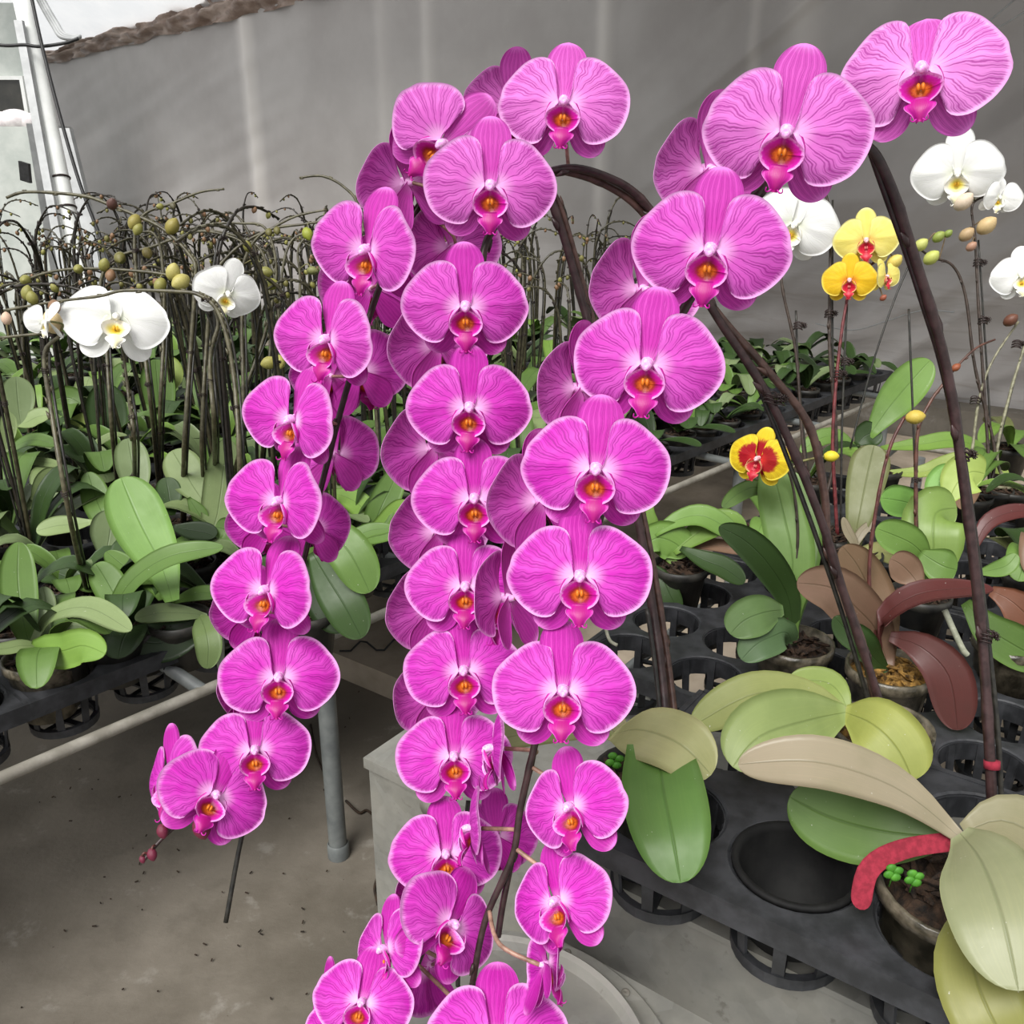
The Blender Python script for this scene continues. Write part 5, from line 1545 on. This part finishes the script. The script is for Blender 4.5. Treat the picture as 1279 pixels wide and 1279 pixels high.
tall('yellow orchid with pale yellow and golden flowers on a reddish stem', (1046, 668), ZT + 0.06, None, [[(1042, 600), (1040, 545), (1046, 460), (1056, 385), (1068, 350), (1095, 325)]],
     [('y', 1082, 300, 78, 0, 0, 0, 0), ('g', 1061, 350, 66, 0, 0, 4, 0), ('y', 1106, 345, 46, -55, 0, 0, 0.3)], [(1117, 327, 18, (226, 206, 110)), (1103, 372, 8, (160, 90, 70))], (112, 46, 48), stakes=[[(1050, 660), (1052, 520), (1058, 380)]], clips=[(1047, 467), (1056, 452)])
tall('white orchid with a flower half hidden behind the big magenta bloom', (1020, 660), ZT + 0.06, None, [[(1012, 620), (1002, 545), (994, 440), (976, 350), (985, 300)], [(1044, 560), (1036, 430), (1037, 300), (1030, 240), (1002, 232), (975, 240)]],
     [('w', 993, 280, 108, 8, 8, 24, 0)], [], stakes=[[(1010, 600), (998, 480), (994, 388)], [(1046, 560), (1040, 430), (1040, 250)]], clips=[(997, 407), (1036, 392)])
tall('white orchid at upper right with open flower, half open flower and buds', (1236, 610), ZT + 0.06, None, [[(1234, 560), (1228, 470), (1222, 380), (1218, 300), (1214, 258), (1228, 246)], [(1242, 560), (1218, 460), (1206, 370), (1190, 332), (1165, 322), (1150, 312)]],
     [('w', 1196, 216, 106, 0, 8, 4, 0), ('w', 1248, 246, 54, -20, 10, 14, 0.6)], [(1203, 252, 22, (232, 214, 196)), (1232, 282, 22, (212, 186, 140)), (1207, 293, 17, (190, 164, 128)), (1213, 308, 12, (180, 140, 120)), (1150, 306, 16, (200, 206, 120)), (1163, 322, 18, (196, 204, 110)), (1172, 296, 14, (150, 166, 84)), (1184, 292, 10, (140, 160, 80))],
     stakes=[[(1240, 580), (1232, 450), (1222, 300)], [(1062, 560), (1088, 461), (1115, 380), (1136, 330)]], clips=[(1222, 328), (1218, 500), (1228, 400)])
tall('white orchid with its flower cut by the right edge', (1262, 610), ZT + 0.06, None, [[(1245, 570), (1262, 490), (1280, 430), (1290, 370), (1278, 345)], [(1213, 600), (1216, 550), (1224, 494), (1240, 450), (1272, 402)]],
     [('w', 1276, 345, 72, 0, 0, 0, 0)], [(1262, 400, 16, (110, 70, 56))], (140, 138, 112), stakes=[[(1243, 575), (1262, 495), (1282, 420)]], clips=[(1270, 430)])
t, p, d = rp('orchid with a long bright green leaf rising towards the back sheet', 1100, 585)
leaf(t, [(1085, 545, d), (1110, 510, d), (1135, 480, d + 0.02), (1162, 450, d + 0.03)], 48, 'vivid', 'c', fold=0.12)
leaf(t, [(1070, 555, d), (1080, 545, d), (1090, 540, d), (1098, 535, d)], 34, 'dark', 'c')
leaf(t, [(1060, 560, d), (1040, 545, d), (1020, 550, d), (1000, 565, d)], 26, 'vivid', 'cu')
leaf(t, [(1100, 560, d), (1150, 555, d - 0.02), (1190, 550, d - 0.03), (1230, 560, d - 0.03)], 26, 'bright', 'cu')
leaf(t, [(1150, 590, d - 0.05), (1180, 580, d - 0.06), (1210, 575, d - 0.07), (1260, 590, d - 0.07)], 26, 'lime', 'cu')
# crowd on the far right and behind
for (x, y) in ((1262, 560), (1300, 640), (1010, 600), (1210, 620), (1290, 720), (960, 660)):
    q = onz(x, y, ZT + 0.05); o = None
    p = Vector((q.x, q.y, ZT - 0.045))
    t = thing('potted_orchid', 'small leafy orchid without flowers among the right bench plants', 'orchid', p, 'small leafy orchids on the right bench')
    put_pot(t, p + Vector((0, 0, 0.10)))
    b = p + Vector((0, 0, 0.10))
    a0 = rnd.uniform(0, 6)
    for k in range(4):
        a = a0 + math.pi * k + rnd.uniform(-.6, .6); dv = Vector((math.cos(a), math.sin(a), 0)); ln = rnd.uniform(.12, .19); ris = rnd.uniform(.02, .09)
        mb = MB(); leaf_into(mb, [b, b + dv * ln * .3 + Vector((0, 0, ris)), b + dv * ln * .7 + Vector((0, 0, ris * 1.2)), b + dv * ln + Vector((0, 0, ris * .6))], rnd.uniform(.05, .075), Vector((0, 0, 1)) - dv * .2)
        mb.build('leaf', 'leaf', t, color=rgb(LC[rnd.choice(['vivid', 'mid', 'dark', 'bright', 'brgreen', 'bronze'])]))

# wire on the aisle floor and bits of litter
mm = MB(); pts = [(424, 813), (438, 813), (450, 801), (458, 802), (470, 812), (480, 812), (492, 799), (505, 798), (512, 806)]
mm.tube([onz(x, y, 0.085) for x, y in pts], 0.003, 7)
tag(mm.build('zigzag_wire', 'cable'), 'thin zigzag wire lying on the concrete between the cascades', 'wire')
for (pts) in ([(388, 905), (396, 945), (412, 978), (425, 990)], [(432, 1000), (448, 1015), (458, 1012), (468, 1020)], [(472, 1095), (468, 1110), (472, 1130)]):
    mm = MB(); mm.tube([onz(x, y, 0.006) for x, y in cr(pts, 5)], 0.003, 6)
    tag(mm.build('dry_root', 'debris'), ['thin dry root on the floor beside the grey bench leg', 'short dry root on the floor right of the bench leg', 'dry root hooked against the galvanised box'][[388, 432, 472].index(pts[0][0])], 'root', 'dry roots on the floor')
mm = MB()
for k in range(90):
    x = rnd.uniform(20, 470); y = rnd.uniform(960, 1270) if rnd.random() < 0.6 else rnd.uniform(860, 1000)
    if y < 960 and x < 300: continue
    c = onz(x, y, 0.004); a = rnd.uniform(0, 6); L = rnd.uniform(0.002, 0.008)
    mm.box(c, (math.cos(a) * L, math.sin(a) * L, 0), (-math.sin(a) * 0.002, math.cos(a) * 0.002, 0), (0, 0, 0.002))
o = tag(mm.build('floor_litter', 'debris', smooth=False), 'scattered brown crumbs of bark on the concrete floor', 'litter'); o['kind'] = 'stuff'
